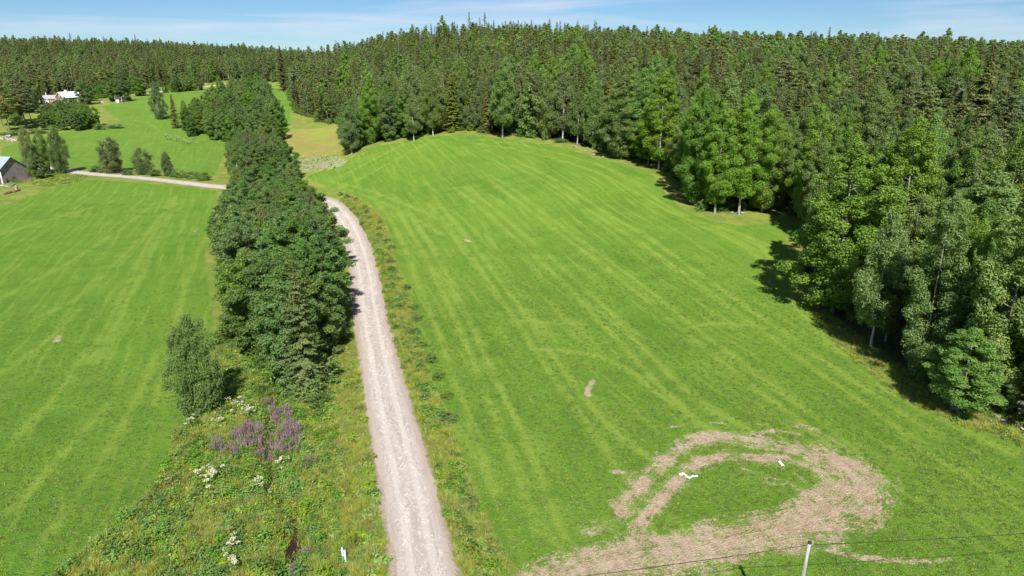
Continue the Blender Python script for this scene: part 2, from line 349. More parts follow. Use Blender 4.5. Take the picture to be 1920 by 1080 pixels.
def ground_material():
    s = NT('ground_cover'); pos = s.n('ShaderNodeNewGeometry').outputs['Position']
    nA = s.noise(pos, .035, 4); nB = s.noise(pos, .25, 5, .6); nC = s.noise(pos, 1.6, 6, .65); nD = s.noise(pos, 7., 5, .7); nE = s.noise(pos, .09, 3)
    jit = s.math('MULTIPLY', s.math('SUBTRACT', s.math('ADD', nC, nB), 1.), 2.2)
    def msk(name, a=-.25, b=.25, k=1.): return s.rng(s.math('ADD', s.attr(name), s.math('MULTIPLY', jit, k)), a, b)
    # rough verge / pasture
    c = s.mix(s.rng(nB, .35, .65), (.27,.31,.055), (.15,.24,.036))
    c = s.mix(s.rng(nC, .5, .72), c, (.32,.30,.10))
    c = s.mix(s.rng(nE, .52, .7, 0, .4), c, (.27,.22,.08))
    c = s.mix(s.rng(nD, .3, .62, .45, 0.), c, (.06,.09,.018))
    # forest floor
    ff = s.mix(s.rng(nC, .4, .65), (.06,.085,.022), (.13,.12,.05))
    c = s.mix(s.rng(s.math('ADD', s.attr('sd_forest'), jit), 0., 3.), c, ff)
    # ley: clover and grass, cut in rows
    xyz = s.n('ShaderNodeSeparateXYZ', {0: pos})
    def rows(dx, dy):
        u_ = s.math('ADD', s.math('MULTIPLY', xyz.outputs[0], dy), s.math('MULTIPLY', xyz.outputs[1], -dx)); v_ = s.math('ADD', s.math('MULTIPLY', xyz.outputs[0], dx), s.math('MULTIPLY', xyz.outputs[1], dy))
        u_ = s.math('ADD', u_, s.math('MULTIPLY', nA, 4.))
        return s.noise(s.n('ShaderNodeCombineXYZ', {0: s.math('MULTIPLY', u_, .95), 1: s.math('MULTIPLY', v_, .045), 2: 0.}).outputs[0], 1., 4, .62)
    def ley(dark, mid, pale, row):
        g = s.mix(s.rng(nB, .3, .7), dark, mid)
        g = s.mix(s.rng(nA, .35, .7, 0, .8), g, mid)
        g = s.mix(s.rng(nC, .35, .75, 0, .35), g, pale)
        g = s.mix(s.rng(nE, .48, .66, 0, .30), g, (.17,.25,.03))
        g = s.mix(s.rng(nE, .34, .46, .25, 0), g, dark)
        g = s.mix(s.rng(row, .50, .68, 0, .50), g, pale); g = s.mix(s.rng(row, .32, .48, .45, 0), g, dark)
        tr = s.math('MULTIPLY', s.attr('track'), s.rng(s.math('ADD', nB, s.math('MULTIPLY', nC, .6)), .5, .95))
        g = s.mix(s.math('MULTIPLY', tr, .68, True), g, pale)
        g = s.mix(s.rng(nD, .35, .6, .32, 0.), g, tuple(x*.55 for x in dark))
        g = s.mix(s.rng(nD, .70, .78, 0, .5), g, (.36,.42,.22))
        return g
    def wdir(a, b):
        q = wpoly([a, b]); d_ = q[1]-q[0]; return d_/np.hypot(*d_)
    rc_ = rows(*map(float, wdir((900,330),(1560,840)))); rh_ = rows(*map(float, wdir((330,380),(205,620))))
    gc = ley((.085,.19,.016), (.142,.270,.028), (.275,.37,.06), rc_)
    gh = ley((.084,.192,.016), (.135,.264,.026), (.25,.35,.055), rh_)
    gu = ley((.095,.20,.02), (.135,.25,.03), (.22,.31,.055), rh_)
    bm = s.mix(s.rng(nE, .42, .6), (.31,.245,.085), (.29,.32,.06)); bm = s.mix(s.rng(nB, .4, .62, 0, .6), bm, (.22,.26,.045))
    fw = s.mix(s.rng(nC, .42, .55), (.12,.18,.035), (.37,.37,.20))
    c = s.mix(msk('sd_upper'), c, gu); c = s.mix(msk('sd_brown'), c, bm); c = s.mix(msk('sd_flower', -.4, .6, 2.), c, fw)
    c = s.mix(msk('sd_hay', k=.45), c, gh); c = s.mix(msk('sd_clover', k=.45), c, gc)
    # bare soil
    n4 = s.noise(pos, .55, 7, .72)
    ring = s.noise(s.n('ShaderNodeCombineXYZ', {0: s.math('MULTIPLY', s.attr('sdist'), 2.6), 1: s.math('MULTIPLY', nB, 1.6), 2: 0.}).outputs[0], 1., 3, .6)
    n4 = s.math('ADD', s.math('MULTIPLY', n4, .68), s.math('MULTIPLY', ring, .32))
    sm = s.rng(s.math('ADD', s.attr('soil'), s.math('MULTIPLY', s.math('SUBTRACT', s.math('ADD', n4, s.math('MULTIPLY', nD, .45)), .725), 4.8)), .42, 1.05)
    sm = s.math('MULTIPLY', sm, s.rng(s.attr('soil'), .02, .2))
    sc_ = s.mix(s.rng(nC, .3, .7), (.40,.295,.185), (.58,.45,.315)); sc_ = s.mix(s.rng(nD, .35, .65, .5, 0), sc_, (.20,.14,.09))
    sc_ = s.mix(s.rng(rc_, .42, .6, .0, .35), sc_, (.56,.46,.34)); sc_ = s.mix(s.rng(ring, .35, .5, .3, 0), sc_, (.27,.20,.125)); c = s.mix(sm, c, sc_)
    # gravel spill at the road's edge
    rd = s.rng(s.math('ADD', s.attr('d_road'), s.math('MULTIPLY', s.math('ADD', jit, s.math('SUBTRACT', nD, .5)), .3)), 2.2, 2.75, 1, 0)
    c = s.mix(rd, c, s.mix(nD, (.36,.28,.21), (.50,.42,.36)))
    st = s.rng(s.math('ADD', s.attr('d_stream'), s.math('MULTIPLY', jit, .3)), .5, 1.0, 1, 0)
    c = s.mix(st, c, (.05,.028,.014))
    h = s.math('ADD', s.math('MULTIPLY', nD, .7), s.math('MULTIPLY', nC, .5))
    return s.out(s.pbr(c, .9, .15, s.bump(h, .85, .45)))
M['ground'] = ground_material()
fc = F.mean(1) if False else None
def fmean(a): return a[F].mean(1)
reg = np.zeros(len(F), int)
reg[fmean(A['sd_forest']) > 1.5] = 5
reg[fmean(A['sd_upper']) > 0] = 3; reg[fmean(A['sd_brown']) > 0] = 4
reg[fmean(A['sd_hay']) > 0] = 2; reg[fmean(A['sd_clover']) > 0] = 1
NAMES = {0: ('ground', 'rough grassy verges and pasture ground between the fields'), 1: ('clover_field', 'bright green ley field with pale wheel tracks and a bare soil loop'),
         2: ('hay_field', 'bright green mown hay field left of the stream trees'), 3: ('upper_meadow', 'pale green meadow beyond the road running up to the houses'),
         4: ('dry_meadow', 'brown and yellow dry meadow beside the far wood'), 5: ('forest_floor', 'shaded forest floor under the wood')}
for k, (nm, lb) in NAMES.items():
    f = F[reg == k]
    if not len(f): continue
    u, inv = np.unique(f, return_inverse=True)
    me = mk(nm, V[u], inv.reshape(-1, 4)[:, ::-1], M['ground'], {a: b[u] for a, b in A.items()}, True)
    tag(link(nm, me), lb, None, None, 'structure')

# the road: its own crowned sheet
def road_material():
    s = NT('gravel'); pos = s.n('ShaderNodeNewGeometry').outputs['Position']
    u = s.attr('across'); l = s.attr('along')
    vec = s.n('ShaderNodeCombineXYZ', {0: s.math('MULTIPLY', u, 1.3), 1: s.math('MULTIPLY', l, .12), 2: 0.}).outputs[0]
    v2 = s.n('ShaderNodeCombineXYZ', {0: u, 1: s.math('MULTIPLY', l, .45), 2: 0.}).outputs[0]
    nL = s.noise(vec, 1.4, 5, .6); nF = s.noise(pos, 9., 5, .75); nM = s.noise(pos, 1.2, 5, .6)
    c = s.mix(s.rng(nL, .3, .7), (.335,.285,.25), (.44,.38,.335))
    c = s.mix(s.rng(nM, .35, .7, 0, .5), c, (.33,.28,.245))
    rut = s.rng(s.math('ABSOLUTE', s.math('SUBTRACT', s.math('ABSOLUTE', s.math('ADD', u, s.math('MULTIPLY', s.math('SUBTRACT', nL, .5), .5))), .82)), .12, .42, 1, 0)
    c = s.mix(s.math('MULTIPLY', rut, .5), c, (.56,.50,.45))
    warp = s.noise(v2, 1.1, 6, .65, 1.6)
    rill = s.rng(s.math('ABSOLUTE', s.math('SUBTRACT', warp, .5)), 0., .022, 1, 0)
    warp2 = s.noise(v2, .55, 7, .7, 2.4)
    rill2 = s.rng(s.math('ABSOLUTE', s.math('SUBTRACT', warp2, .47)), 0., .018, 1, 0)
    mid = s.rng(s.math('ABSOLUTE', u), 1.3, 2.0, 1, 0)
    rl = s.math('MULTIPLY', s.math('MAXIMUM', rill, rill2), s.math('MULTIPLY', mid, s.rng(nM, .35, .6, .25, .95)))
    c = s.mix(rl, c, (.78,.72,.68))
    c = s.mix(s.rng(s.math('ABSOLUTE', u), 1.5, 2.3, 0, .55), c, (.36,.26,.215))
    c = s.mix(s.rng(nF, .3, .55, .35, 0), c, (.24,.19,.17))
    c = s.mix(s.rng(nF, .66, .76, 0, .5), c, (.62,.56,.52))
    h = s.math('ADD', nF, s.math('MULTIPLY', rl, -.6))
    return s.out(s.pbr(c, .9, .2, s.bump(h, .5, .12)))
M['road'] = road_material()
def road_sheet(name, L, halfw, label, step):
    seg = np.hypot(*np.diff(L, axis=0).T); s = np.r_[0, np.cumsum(seg)]; q = np.arange(0, s[-1], step)
    C = np.c_[np.interp(q, s, L[:, 0]), np.interp(q, s, L[:, 1])]; T = np.gradient(C, axis=0); T /= np.hypot(T[:, 0], T[:, 1])[:, None]; N = np.c_[-T[:, 1], T[:, 0]]
    us = np.linspace(-1, 1, 15); r_ = np.random.default_rng(3); k = len(q)
    def wob(sd):
        o = np.zeros(k)
        for f, a in ((.05,.22),(.17,.12),(.61,.05),(1.7,.015)): o += a*np.sin(q*f*2*pi*.5+r_.uniform(0, 6)+1.5*np.sin(q*f*.7+sd))
        return o
    wl, wr = halfw+wob(1), halfw+wob(2)
    X = []
    for u in us:
        off = u*np.where(u < 0, wl, wr); p = C+N*off[:, None]; X.append(np.c_[p, off, q])
    X = np.stack(X, 1).reshape(-1, 4)
    z = hgt(X[:, 0], X[:, 1]) + .05 + .07*(1-np.abs(np.tile(us, k))**2) - .02
    z -= np.tile(np.where(np.abs(us) > .99, .03, 0), k)
    J = np.arange(k*15).reshape(k, 15); f = np.stack([J[:-1, :-1], J[:-1, 1:], J[1:, 1:], J[1:, :-1]], -1).reshape(-1, 4)
    me = mk(name, np.c_[X[:, :2], z], f[:, ::-1], M['road'], {'across': X[:, 2], 'along': X[:, 3]}, True)
    tag(link(name, me), label, None, None, 'structure')
road_sheet('gravel_road', road_w, 2.1, 'pale pinkish gravel road with rain rills curving behind the stream trees', .35)
road_sheet('far_gravel_road', far_road, 1.6, 'thin gravel road along the foot of the far wood', 2.)

# stream water
s_ = NT('stream_water'); M['water'] = s_.out(s_.pbr((.035,.014,.006), .08, .5, s_.bump(s_.noise(s_.n('ShaderNodeNewGeometry').outputs['Position'], 5., 3), .15, .05)))
k = len(STREAM); T = np.gradient(STREAM, axis=0); T /= np.hypot(T[:, 0], T[:, 1])[:, None]; N = np.c_[-T[:, 1], T[:, 0]]
wz = hgt0(STREAM[:, 0], STREAM[:, 1])-1.45+.25*np.exp(-((STREAM[:, 1]-44)/4)**2)
wv = np.stack([np.c_[STREAM+N*w, wz] for w in (-.6, -.25, .25, .6)], 1).reshape(-1, 3); J = np.arange(k*4).reshape(k, 4)
tag(link('stream', mk('stream', wv, np.stack([J[:-1, :-1], J[:-1, 1:], J[1:, 1:], J[1:, :-1]], -1).reshape(-1, 4)[:, ::-1], M['water'])), 'narrow brown stream showing between the weeds', None, None, 'structure')

# ------------------------------------------------------------------ trees: prototypes
def unit(a): return a/(np.linalg.norm(a, axis=-1, keepdims=True)+1e-9)
def leaves(C, N, s, asp, axis=None, r_=rng, fold=.25):
    n = len(C); N = unit(N)
    t = unit(np.cross(N, r_.normal(size=(n, 3)))) if axis is None else unit(axis-(axis*N).sum(-1, keepdims=True)*N)
    b = np.cross(N, t); s = np.asarray(s)[:, None]
    V = np.stack([C-t*s, C-b*s*asp+N*s*fold, C+t*s, C+b*s*asp+N*s*fold], 1).reshape(-1, 3)
    F = np.arange(4*n).reshape(n, 4); tint = np.repeat(np.clip(r_.normal(.5, .25, n), 0, 1), 4)
    return V, F, tint
def join(parts):
    V = []; F = []; T = []; o = 0
    for v, f, t in parts: V.append(v); F.append(f+o); T.append(t); o += len(v)
    return np.vstack(V), np.vstack(F), np.concatenate(T)
def trunk_mesh(name, mat, H, r0, limbs, r_, k=7, lean=.02, topf=1., multi=1):
    mb = MB()
    for m in range(multi):
        a = r_.uniform(0, 6.28); off = 0 if multi == 1 else .35; le = lean if multi == 1 else .13
        n = 8; zs = np.linspace(-.3, H*topf, n); wx = np.cumsum(r_.normal(0, .012*H/n*2, n)); wy = np.cumsum(r_.normal(0, .012*H/n*2, n)); wx[0] = wy[0] = 0
        rad = r0*(1-.93*(np.linspace(0, 1, n))**.9)/(multi**.5); rad[0] *= 1.3
        mb.tube(np.c_[wx*.5+cos(a)*(off+le*zs), wy*.5+sin(a)*(off+le*zs), zs], rad, k, False)
    for p0, p1, ra in limbs:
        p0 = np.array(p0); p1 = np.array(p1); mid = (p0+p1)/2+np.array([0, 0, -.08*np.linalg.norm(p1-p0)])*(1 if p1[2] > p0[2] else -.3)
        mb.tube([p0, mid, p1], [ra, ra*.65, ra*.25], 4, False)
    V_ = np.array(mb.v); F_ = np.array(mb.f)
    return mk(name, V_, F_, M[mat], None, True)
def broad(kind, seed, H=22, R=4.2, base=.2, ncl=60, rc=(.9, 1.6), nl=300, ls=.26, prof=None, droop=0., flat=.72, multi=1, r0=.19, asp=.62):
    r_ = np.random.default_rng(seed); prof = prof or (lambda t: np.sin(np.clip(t, 0, 1)**.75*pi*.93+.12)**.7)
    parts = []; limbs = []
    skew = r_.normal(0, .1, 4)
    for i in range(ncl):
        t = (i+r_.uniform(.1, .9))/ncl; z = H*base+H*(1-base)*t*.97
        a = i*2.399+r_.normal(0, .45); env = R*prof(t)*(1+.22*sin(2*a+seed)+.15*sin(3*a+t*7+seed)+skew[0]*cos(a)*2)
        f = r_.uniform(.35, 1)**.6 if t < .93 else r_.uniform(0, .4)
        rcl = r_.uniform(*rc)*(1-.45*t**3)
        rad = max(0, env*f-rcl*.45)
        c = np.array([cos(a)*rad, sin(a)*rad, z-rcl*.3])
        n = int(nl*(rcl/np.mean(rc))**2); d = unit(r_.normal(size=(n, 3)))
        q = (r_.uniform(0, 1, n)**.45)[:, None]
        # lumpy clump: modulate the radius by a few random lobes
        lob = unit(r_.normal(size=(5, 3))); lump = .78+.34*np.max(d@lob.T, 1, keepdims=True)**3
        p = c+d*q*rcl*lump*np.array([1.15, 1.15, flat])
        if droop:
            g = r_.uniform(0, 1, n)**1.5; ex = np.hypot(d[:, 0], d[:, 1]); p[:, 2] -= g*droop*ex*rcl
            # gather into hanging strands
            ns = max(6, n//16); si = r_.integers(0, ns, n); sp = c+unit(r_.normal(size=(ns, 3)))*rcl*np.array([1.1, 1.1, .6])
            w = .75*(r_.uniform(0, 1, n) < .6)
            p[:, :2] = p[:, :2]*(1-w[:, None])+sp[si, :2]*w[:, None]+r_.normal(0, .06, (n, 2))
        nrm = d*.95+np.array([0, 0, .38])+r_.normal(0, .48, (n, 3))
        axis = None if not droop else np.tile([0, 0, -1.], (n, 1))+r_.normal(0, .5, (n, 3))
        v, f_, tn = leaves(p, nrm, r_.uniform(.6, 1.25, n)*ls, asp if not droop else .42, axis, r_)
        parts.append((v, f_, np.clip(tn+r_.normal(0, .12), 0, 1)))
        if i % (5 if ncl > 30 else 1) == 0 and kind != 'young' and not (kind == 'birch' and H < 12):
            zt = max(H*base*.7, z-rad*.55-.5); limbs.append(((0, 0, zt), tuple(c), .03+.03*(1-t)))
    V_, F_, T_ = join(parts)
    lm, bm = KM[kind]
    return trunk_mesh('trunk', bm, H, r0, limbs, r_, multi=multi, topf=.95), mk('crown', V_, F_, M[lm], {'tint': T_})
def spruce(kind, seed, H=20, R=3.0, q=1., base=.06, dead=False):
    r_ = np.random.default_rng(seed); parts = []; limbs = []
    z = H*base; cs = []; ns = []; ax = []; ss = []
    while z < H*.985:
        t = (z-H*base)/(H*(1-base)); L0 = R*(1-t)**.82*(1 if t > .08 else .8)+.12
        nb = max(4, int((7 if t < .8 else 5)*min(1, q+.25)))
        for j in range(nb):
            a = r_.uniform(0, 6.28); L = L0*r_.uniform(.72, 1.15); dz = r_.uniform(-.15, .15)
            dr = .34*(1-t*1.5); dirv = np.array([cos(a), sin(a), 0]); side = np.array([-sin(a), cos(a), 0])
            m = max(3, int(L/.26*q)); u = np.linspace(.12, 1, m)
            pz = z+dz-dr*L*u+.16*L*u**3
            pp = dirv*(L*u)[:, None]; pp[:, 2] = pz
            wd = (.55*(1-u)+.22)*min(1, L/1.6+.25)
            for sg in (-1, 1):
                cs.append(pp+side*sg*(wd*.5)[:, None]+np.array([0, 0, -.06])+r_.normal(0, .05, (m, 3)))
                ax.append(np.tile(side*sg+dirv*.5, (m, 1))+np.array([0, 0, -.35])+r_.normal(0, .25, (m, 3)))
                ns.append(np.tile([0, 0, 1.], (m, 1))+dirv*.55+r_.normal(0, .35, (m, 3))); ss.append(wd*.62+.06/q)
            cs.append(pp+np.array([0, 0, .02])); ax.append(np.tile(dirv, (m, 1))+r_.normal(0, .2, (m, 3))); ns.append(np.tile([0, 0, 1.], (m, 1))+dirv*.4+r_.normal(0, .3, (m, 3))); ss.append(np.full(m, .2/q**.5))
            if j == 0 or dead: limbs.append(((0, 0, z+dz), (cos(a)*L*.9, sin(a)*L*.9, z+dz-dr*L*.9), .03))
        z += (.30+.22*(1-t))/max(.45, q)*r_.uniform(.8, 1.2)
    if dead: return trunk_mesh('trunk', 'dead_wood', H, .16, limbs, r_, 6), None
    v, f, tn = leaves(np.vstack(cs), np.vstack(ns), np.concatenate(ss), .34, np.vstack(ax), r_, .12)
    return trunk_mesh('trunk', KM[kind][1], H, .17, limbs[:60], r_, 6), mk('crown', v, f, M[KM[kind][0]], {'tint': tn})
def pine(kind, seed, H=19, R=2.6, q=1., base=.38):
    r_ = np.random.default_rng(seed); parts = []; limbs = []; ncl = int(46*q+10)
    for i in range(ncl):
        t = (i+r_.uniform(0, 1))/ncl; z = H*base+H*(1-base)*t; a = i*2.399+r_.normal(0, .5)
        env = R*(np.sin((t**.8)*pi*.9+.28)**.8)*r_.uniform(.45, 1.12); rc = r_.uniform(.5, .95)*(1-.4*t)*(1.0 if q > .7 else 1.25)
        c = np.array([cos(a)*max(0, env-rc*.4), sin(a)*max(0, env-rc*.4), z])
        n = int(150*q*(rc/.7)**2); d = unit(r_.normal(size=(n, 3))); p = c+d*(r_.uniform(0, 1, n)**.5)[:, None]*rc*np.array([1.25, 1.25, .55])
        v, f, tn = leaves(p, d*.5+np.array([0, 0, .6])+r_.normal(0, .6, (n, 3)), r_.uniform(.14, .30, n)/q**.55, .38, d+np.array([0, 0, .7])+r_.normal(0, .4, (n, 3)), r_, .1)
        parts.append((v, f, tn)); limbs.append(((0, 0, z-env*.25), tuple(c), .045*(1-t*.6)))
    V_, F_, T_ = join(parts)
    return trunk_mesh('trunk', KM[kind][1], H, .17, limbs[::2], r_, 6, topf=.97), mk('crown', V_, F_, M[KM[kind][0]], {'tint': T_})

prof_round = lambda t: np.sin(np.clip(t, 0, 1)*pi*.88+.25)**.55
prof_birch = lambda t: np.sin(np.clip(t, 0, 1)**.62*pi*.94+.10)**.8
PROTO = {   # kind: list of (trunk, crown, nominal height, nominal radius)
 'aspen': [(*broad('aspen', 11+i, 22, 4.1, .07+.05*i, 118, (.65, 1.25), 430, .13, flat=1.0), 22, 4.1) for i in range(3)],
 'birch': [(*broad('birch', 31+i, 18, 3.0, .08+.07*i, 92, (.6, 1.05), 270, .165, prof_birch, 1.5, .8, r0=.15), 18, 3.0) for i in range(3)],
 'alder': [(*broad('alder', 51+i, 13, 3.4, .04, 84, (.62, 1.1), 340, .138, prof_round, multi=2, r0=.14), 13, 3.4) for i in range(3)],
 'spruce': [(*spruce('spruce', 71+i, 20, 2.7+.3*i), 20, 2.8) for i in range(3)],
 'pine': [(*pine('pine', 91+i, 19, 2.7), 19, 2.7) for i in range(3)]}
prof_young = lambda t: (np.sin(np.clip(t, 0, 1)**.95*pi*.84+.28).clip(.05))**.6
PROTO['young'] = [(*broad('birch', 231+i, 11, 2.6, .03, 130, (.5, .95), 270, .12, prof_young, 1.1, .9, r0=.08), 11, 2.6) for i in range(3)]
FAR = {
 'aspen': [(*broad('aspen', 111+i, 22, 4.1, .15, 44, (1.0, 1.7), 75, .44), 22, 4.1) for i in range(2)],
 'birch': [(*broad('birch', 131+i, 18, 3.0, .15, 36, (.8, 1.35), 75, .36, prof_birch, 1.3, .8, r0=.15), 18, 3.0) for i in range(2)],
 'alder': [(*broad('alder', 151+i, 13, 3.4, .05, 36, (.85, 1.4), 75, .40, prof_round, multi=2, r0=.14), 13, 3.4) for i in range(2)],
 'spruce': [(*spruce('spruce', 171+i, 20, 2.6+.4*i, .5), 20, 2.8) for i in range(3)],
 'pine': [(*pine('pine', 191+i, 19, 2.6, .45), 19, 2.7) for i in range(3)]}
CNT = {}
def plant(kind, x, y, h, width=None, label=None, group=None, proto=None, far=False, rz=None, z=None, label_cat='tree'):
    L = (FAR if far else PROTO)[kind]; i = CNT.get(kind, 0); CNT[kind] = i+1
    tm, cm, H0, R0 = L[(i if proto is None else proto) % len(L)]
    sz = h/H0; sx = sz if width is None else width/(2.15*R0)
    if kind == 'young': kind = 'birch'
    e = empty(kind+'_tree', (x, y, G(x, y) if z is None else z), random.uniform(0, 6.28) if rz is None else rz, (sx, sx, sz))
    link('trunk', tm, e)
    if cm: link('crown', cm, e)
    tag(e, label, label_cat, group)
    return e
DONE = []   # planted: x, y, radius, to keep the rest apart
def plant_px(kind, bx, by, ty, wpx=None, label=None, group=None, proto=None, d=None):
    """a tree whose foot is seen at bx,by (or at distance d behind it) and top at row ty"""
    if d is None: p = at(bx, by)
    else:
        r = ray(bx, by); r = r/r[1]; p = np.array([r[0]*d, d, G(r[0]*d, d)])
    r = ray(p[0]/1*0+bx, ty); top = CAM_H+r[2]/r[1]*p[1]; dep = p[1]*cos(PITCH)+(CAM_H-p[2]-.5*(top-p[2]))*sin(PITCH)
    h = max(1.5, top-p[2]); w = wpx*dep/FOC if wpx else None
    DONE.append((p[0], p[1], (w or h*.35)*.5))
    return plant(kind, p[0], p[1], h, w, label, group, proto)

def proj(x, y, z):
    dy = y*cos(PITCH)-(z-CAM_H)*sin(PITCH); up = y*sin(PITCH)+(z-CAM_H)*cos(PITCH)
    return 960+FOC*x/dy, 540-FOC*up/dy, dy
# --- hand-placed trees
plant_px('young', 376, 775, 584, 96, 'lone grey-green weeping birch standing at the hay field corner', proto=0)
M['spruce_bright'] = leaf_mat('young_spruce_needles', (.10,.155,.03), (.18,.24,.048), trans=.3, hue=.005, val=.05)
ys = plant_px('spruce', 572, 700, 498, 96, 'young olive spruce poking out of the near end of the stream alders', proto=1, d=69.5)
for c_ in ys.children:
    if c_.name.startswith('crown'): c_.data = spruce('spruce', 700, 20, 4.6, .8)[1]; c_.data.materials.clear(); c_.data.materials.append(M['spruce_bright'])
ys.scale = (ys.scale[2]*.9, ys.scale[2]*.9, ys.scale[2])
for bx, by, ty, w, lb in [(1560,585,255,190,'tall broad aspen throwing a round shadow on the clover field'), (1668,540,212,150,'pale yellow-green aspen rising behind the broad round aspen'),
        (1812,600,318,220,'big aspen leaning over the dark wood edge at the right'), (1750,668,372,150,'aspen with a bare white trunk at the wood edge near the fallen branches'),
        (1795,772,612,150,'low leafy aspen sapling above the mossy boulders'), (1880,775,690,60,'small bright sapling among the boulders at the right frame edge'),
        (1905,690,400,170,'tall aspen cut by the right edge of the photo'), (1690,600,360,130,'slim aspen between the white-trunk aspen and the grey birch'),
        (1800,520,232,120,'aspen with bright top deep behind the big leaning aspen')]:
    plant_px('aspen', bx, by, ty, w, lb)
plant_px('birch', 1632, 650, 385, 105, 'grey-green birch with thin white stem at the right wood edge', proto=2)
plant_px('birch', 1660, 640, 450, 58, 'second slim birch close behind the grey-green edge birch', proto=1)
plant_px('spruce', 1885, 520, 280, 80, 'rusty brown spruce between the aspens at the far right')
plant_px('spruce', 1812, 330, 78, 90, 'dark layered spruce standing above the right-hand pines')
for bx, by, ty, w, lb in [(1306,385,150,95,'dark aspen at the left corner of the jutting copse'), (1340,400,185,90,'aspen in front of the jutting copse with crown to the ground'), (1385,402,165,100,'broad aspen at the middle of the jutting copse'),
        (1428,398,190,90,'bright aspen on the right half of the jutting copse'), (1465,380,205,70,'aspen with pale leaning trunk right of the jutting copse'), (1350,370,130,100,'tall dark aspen at the back of the jutting copse'),
        (1410,365,150,100,'tall aspen at the back right of the jutting copse'), (1510,380,190,110,'green aspen in the gap behind the jutting copse')]:
    plant_px('aspen', bx, by, ty, w, lb)
plant_px('aspen', 1215, 308, 235, 60, 'small yellow-green aspen bush at the bend of the wood edge')
for bx, by, ty, w, lb in [(1165,298,135,95,'blue-green aspen on the wood edge right of the spruces'), (1235,318,130,95,'blue-green aspen just left of the jutting copse'), (1200,300,125,90,'tall aspen behind the small yellow-green bush')]:
    plant_px('aspen', bx, by, ty, w, lb)
plant_px('birch', 942, 257, 118, 62, 'birch with a long white trunk at the crest of the clover field', proto=2)
plant_px('birch', 776, 264, 172, 38, 'slim birch with a white stem at the left of the field crest', proto=2)
plant_px('birch', 812, 254, 150, 40, 'birch with white foot just right of the slim crest birch', proto=2)
plant_px('birch', 660, 288, 195, 46, 'grey birch at the left tip of the rounded copse by the dry meadow', proto=1)
for bx, by, ty, w, lb in [(300,224,150,30,'tall lone birch with a white trunk in the upper meadow'), (215,324,255,46,'round little birch beside the gravel road'), (268,327,275,36,'second small birch beside the gravel road'),
        (316,330,283,26,'spindly young birch at the right end of the roadside row'), (60,330,232,32,'birch directly behind the grey barn'), (88,326,240,28,'middle birch of the three by the barn'), (116,325,236,34,'right-hand birch of the three by the barn, standing over the white post')]:
    plant_px('birch' if by == 224 else 'young', bx, by, ty, w, lb)
plant_px('alder', 76, 334, 290, 36, 'low round alder bush at the foot of the barn birches')
plant_px('spruce', 330, 240, 176, 26, 'rusty young spruce beside the tall lone birch')
plant_px('spruce', 536, 208, 86, 30, 'tall dark spruce breaking the skyline in the valley notch', d=520)
for bx, by, ty, w, lb in [(215,190,150,30,'round tree left of the little red shed'), (234,190,146,32,'round tree right behind the little red shed'), (262,180,142,32,'rounded tree at the left end of the far road'), (165,196,152,32,'garden tree touching the white roof on its right')]:
    plant_px('alder', bx, by, ty, w, lb)
plant_px('birch', 30, 236, 150, 44, 'light green birch above the pines at the left edge'); plant_px('birch', 162, 190, 146, 34, 'pale birch just right of the white roof'); plant_px('birch', 212, 172, 128, 34, 'tall light birch behind the round trees by the shed')
for bx, by, ty, w, lb in [(18,246,162,48,'dark pine with a bare trunk above the stone pile'), (50,240,158,46,'dark pine left of the rounded willow clump'), (60,232,176,34,'small pine left of the grey-roofed annexe'), (5,236,156,40,'dark pine cut by the left edge of the photo'), (36,230,150,40,'middle pine of the dark group at the left edge'), (46,214,140,36,'pine behind the others beside the annexe')]:
    plant_px('pine', bx, by, ty, w, lb)
def fill_early(pix, sp, kind, h0, h1, label, group):
    P_ = wpoly(pix); a0, b0 = P_.min(0); a1, b1 = P_.max(0); b = b0
    while b < b1:
        a = a0
        while a < a1:
            p = np.array([[a+random.uniform(-.3, .3)*sp, b+random.uniform(-.3, .3)*sp]])
            if sdf(p, P_)[0] > 0: h = random.uniform(h0, h1); DONE.append((p[0, 0], p[0, 1], 2.6)); plant(kind, p[0, 0], p[0, 1], h, h*.66, label, group)
            a += sp
        b += sp
fill_early([(82,248),(182,246),(190,236),(170,222),(140,214),(100,216),(80,228)], 6.0, 'alder', 7.5, 9.5, 'dark rounded willow in the clump below the houses', 'willow clump below the houses')
fill_early([(168,188),(200,184),(262,176),(262,169),(200,171),(168,176)], 8.5, 'alder', 8, 12, 'garden tree in the row between the farmhouse and the far road', 'garden trees')
fill_early([(0,222),(60,210),(72,196),(40,186),(0,190)], 8.5, 'birch', 13, 17, 'light birch in the grove at the left edge beside the houses', 'grove by the houses')
# dead trees
snag = spruce('spruce', 500, 20, 1.6, .35, .25, True)
for bx, by, ty, lb, d in [(742,250,160,'bare grey dead spruce above the rounded copse', 245), (752,200,62,'pale dead trunk standing on the wooded hill', 420), (818,200,66,'second dead trunk on the wooded hill', 440), (325,165,136,'bare pole-like snag at the edge of the far wood', None)]:
    if d is None: p = at(bx, by)
    else: r = ray(bx, by); r = r/r[1]; p = np.array([r[0]*d, d, G(r[0]*d, d)])
    r = ray(bx, ty); h = CAM_H+r[2]/r[1]*p[1]-p[2]; DONE.append((p[0], p[1], 2.5))
    e = empty('dead_tree', tuple(p), 1., (h/20*(.5 if 'pole' in lb else .8),)*2+(h/20,)); link('trunk', snag[0], e); tag(e, lb, 'dead tree')

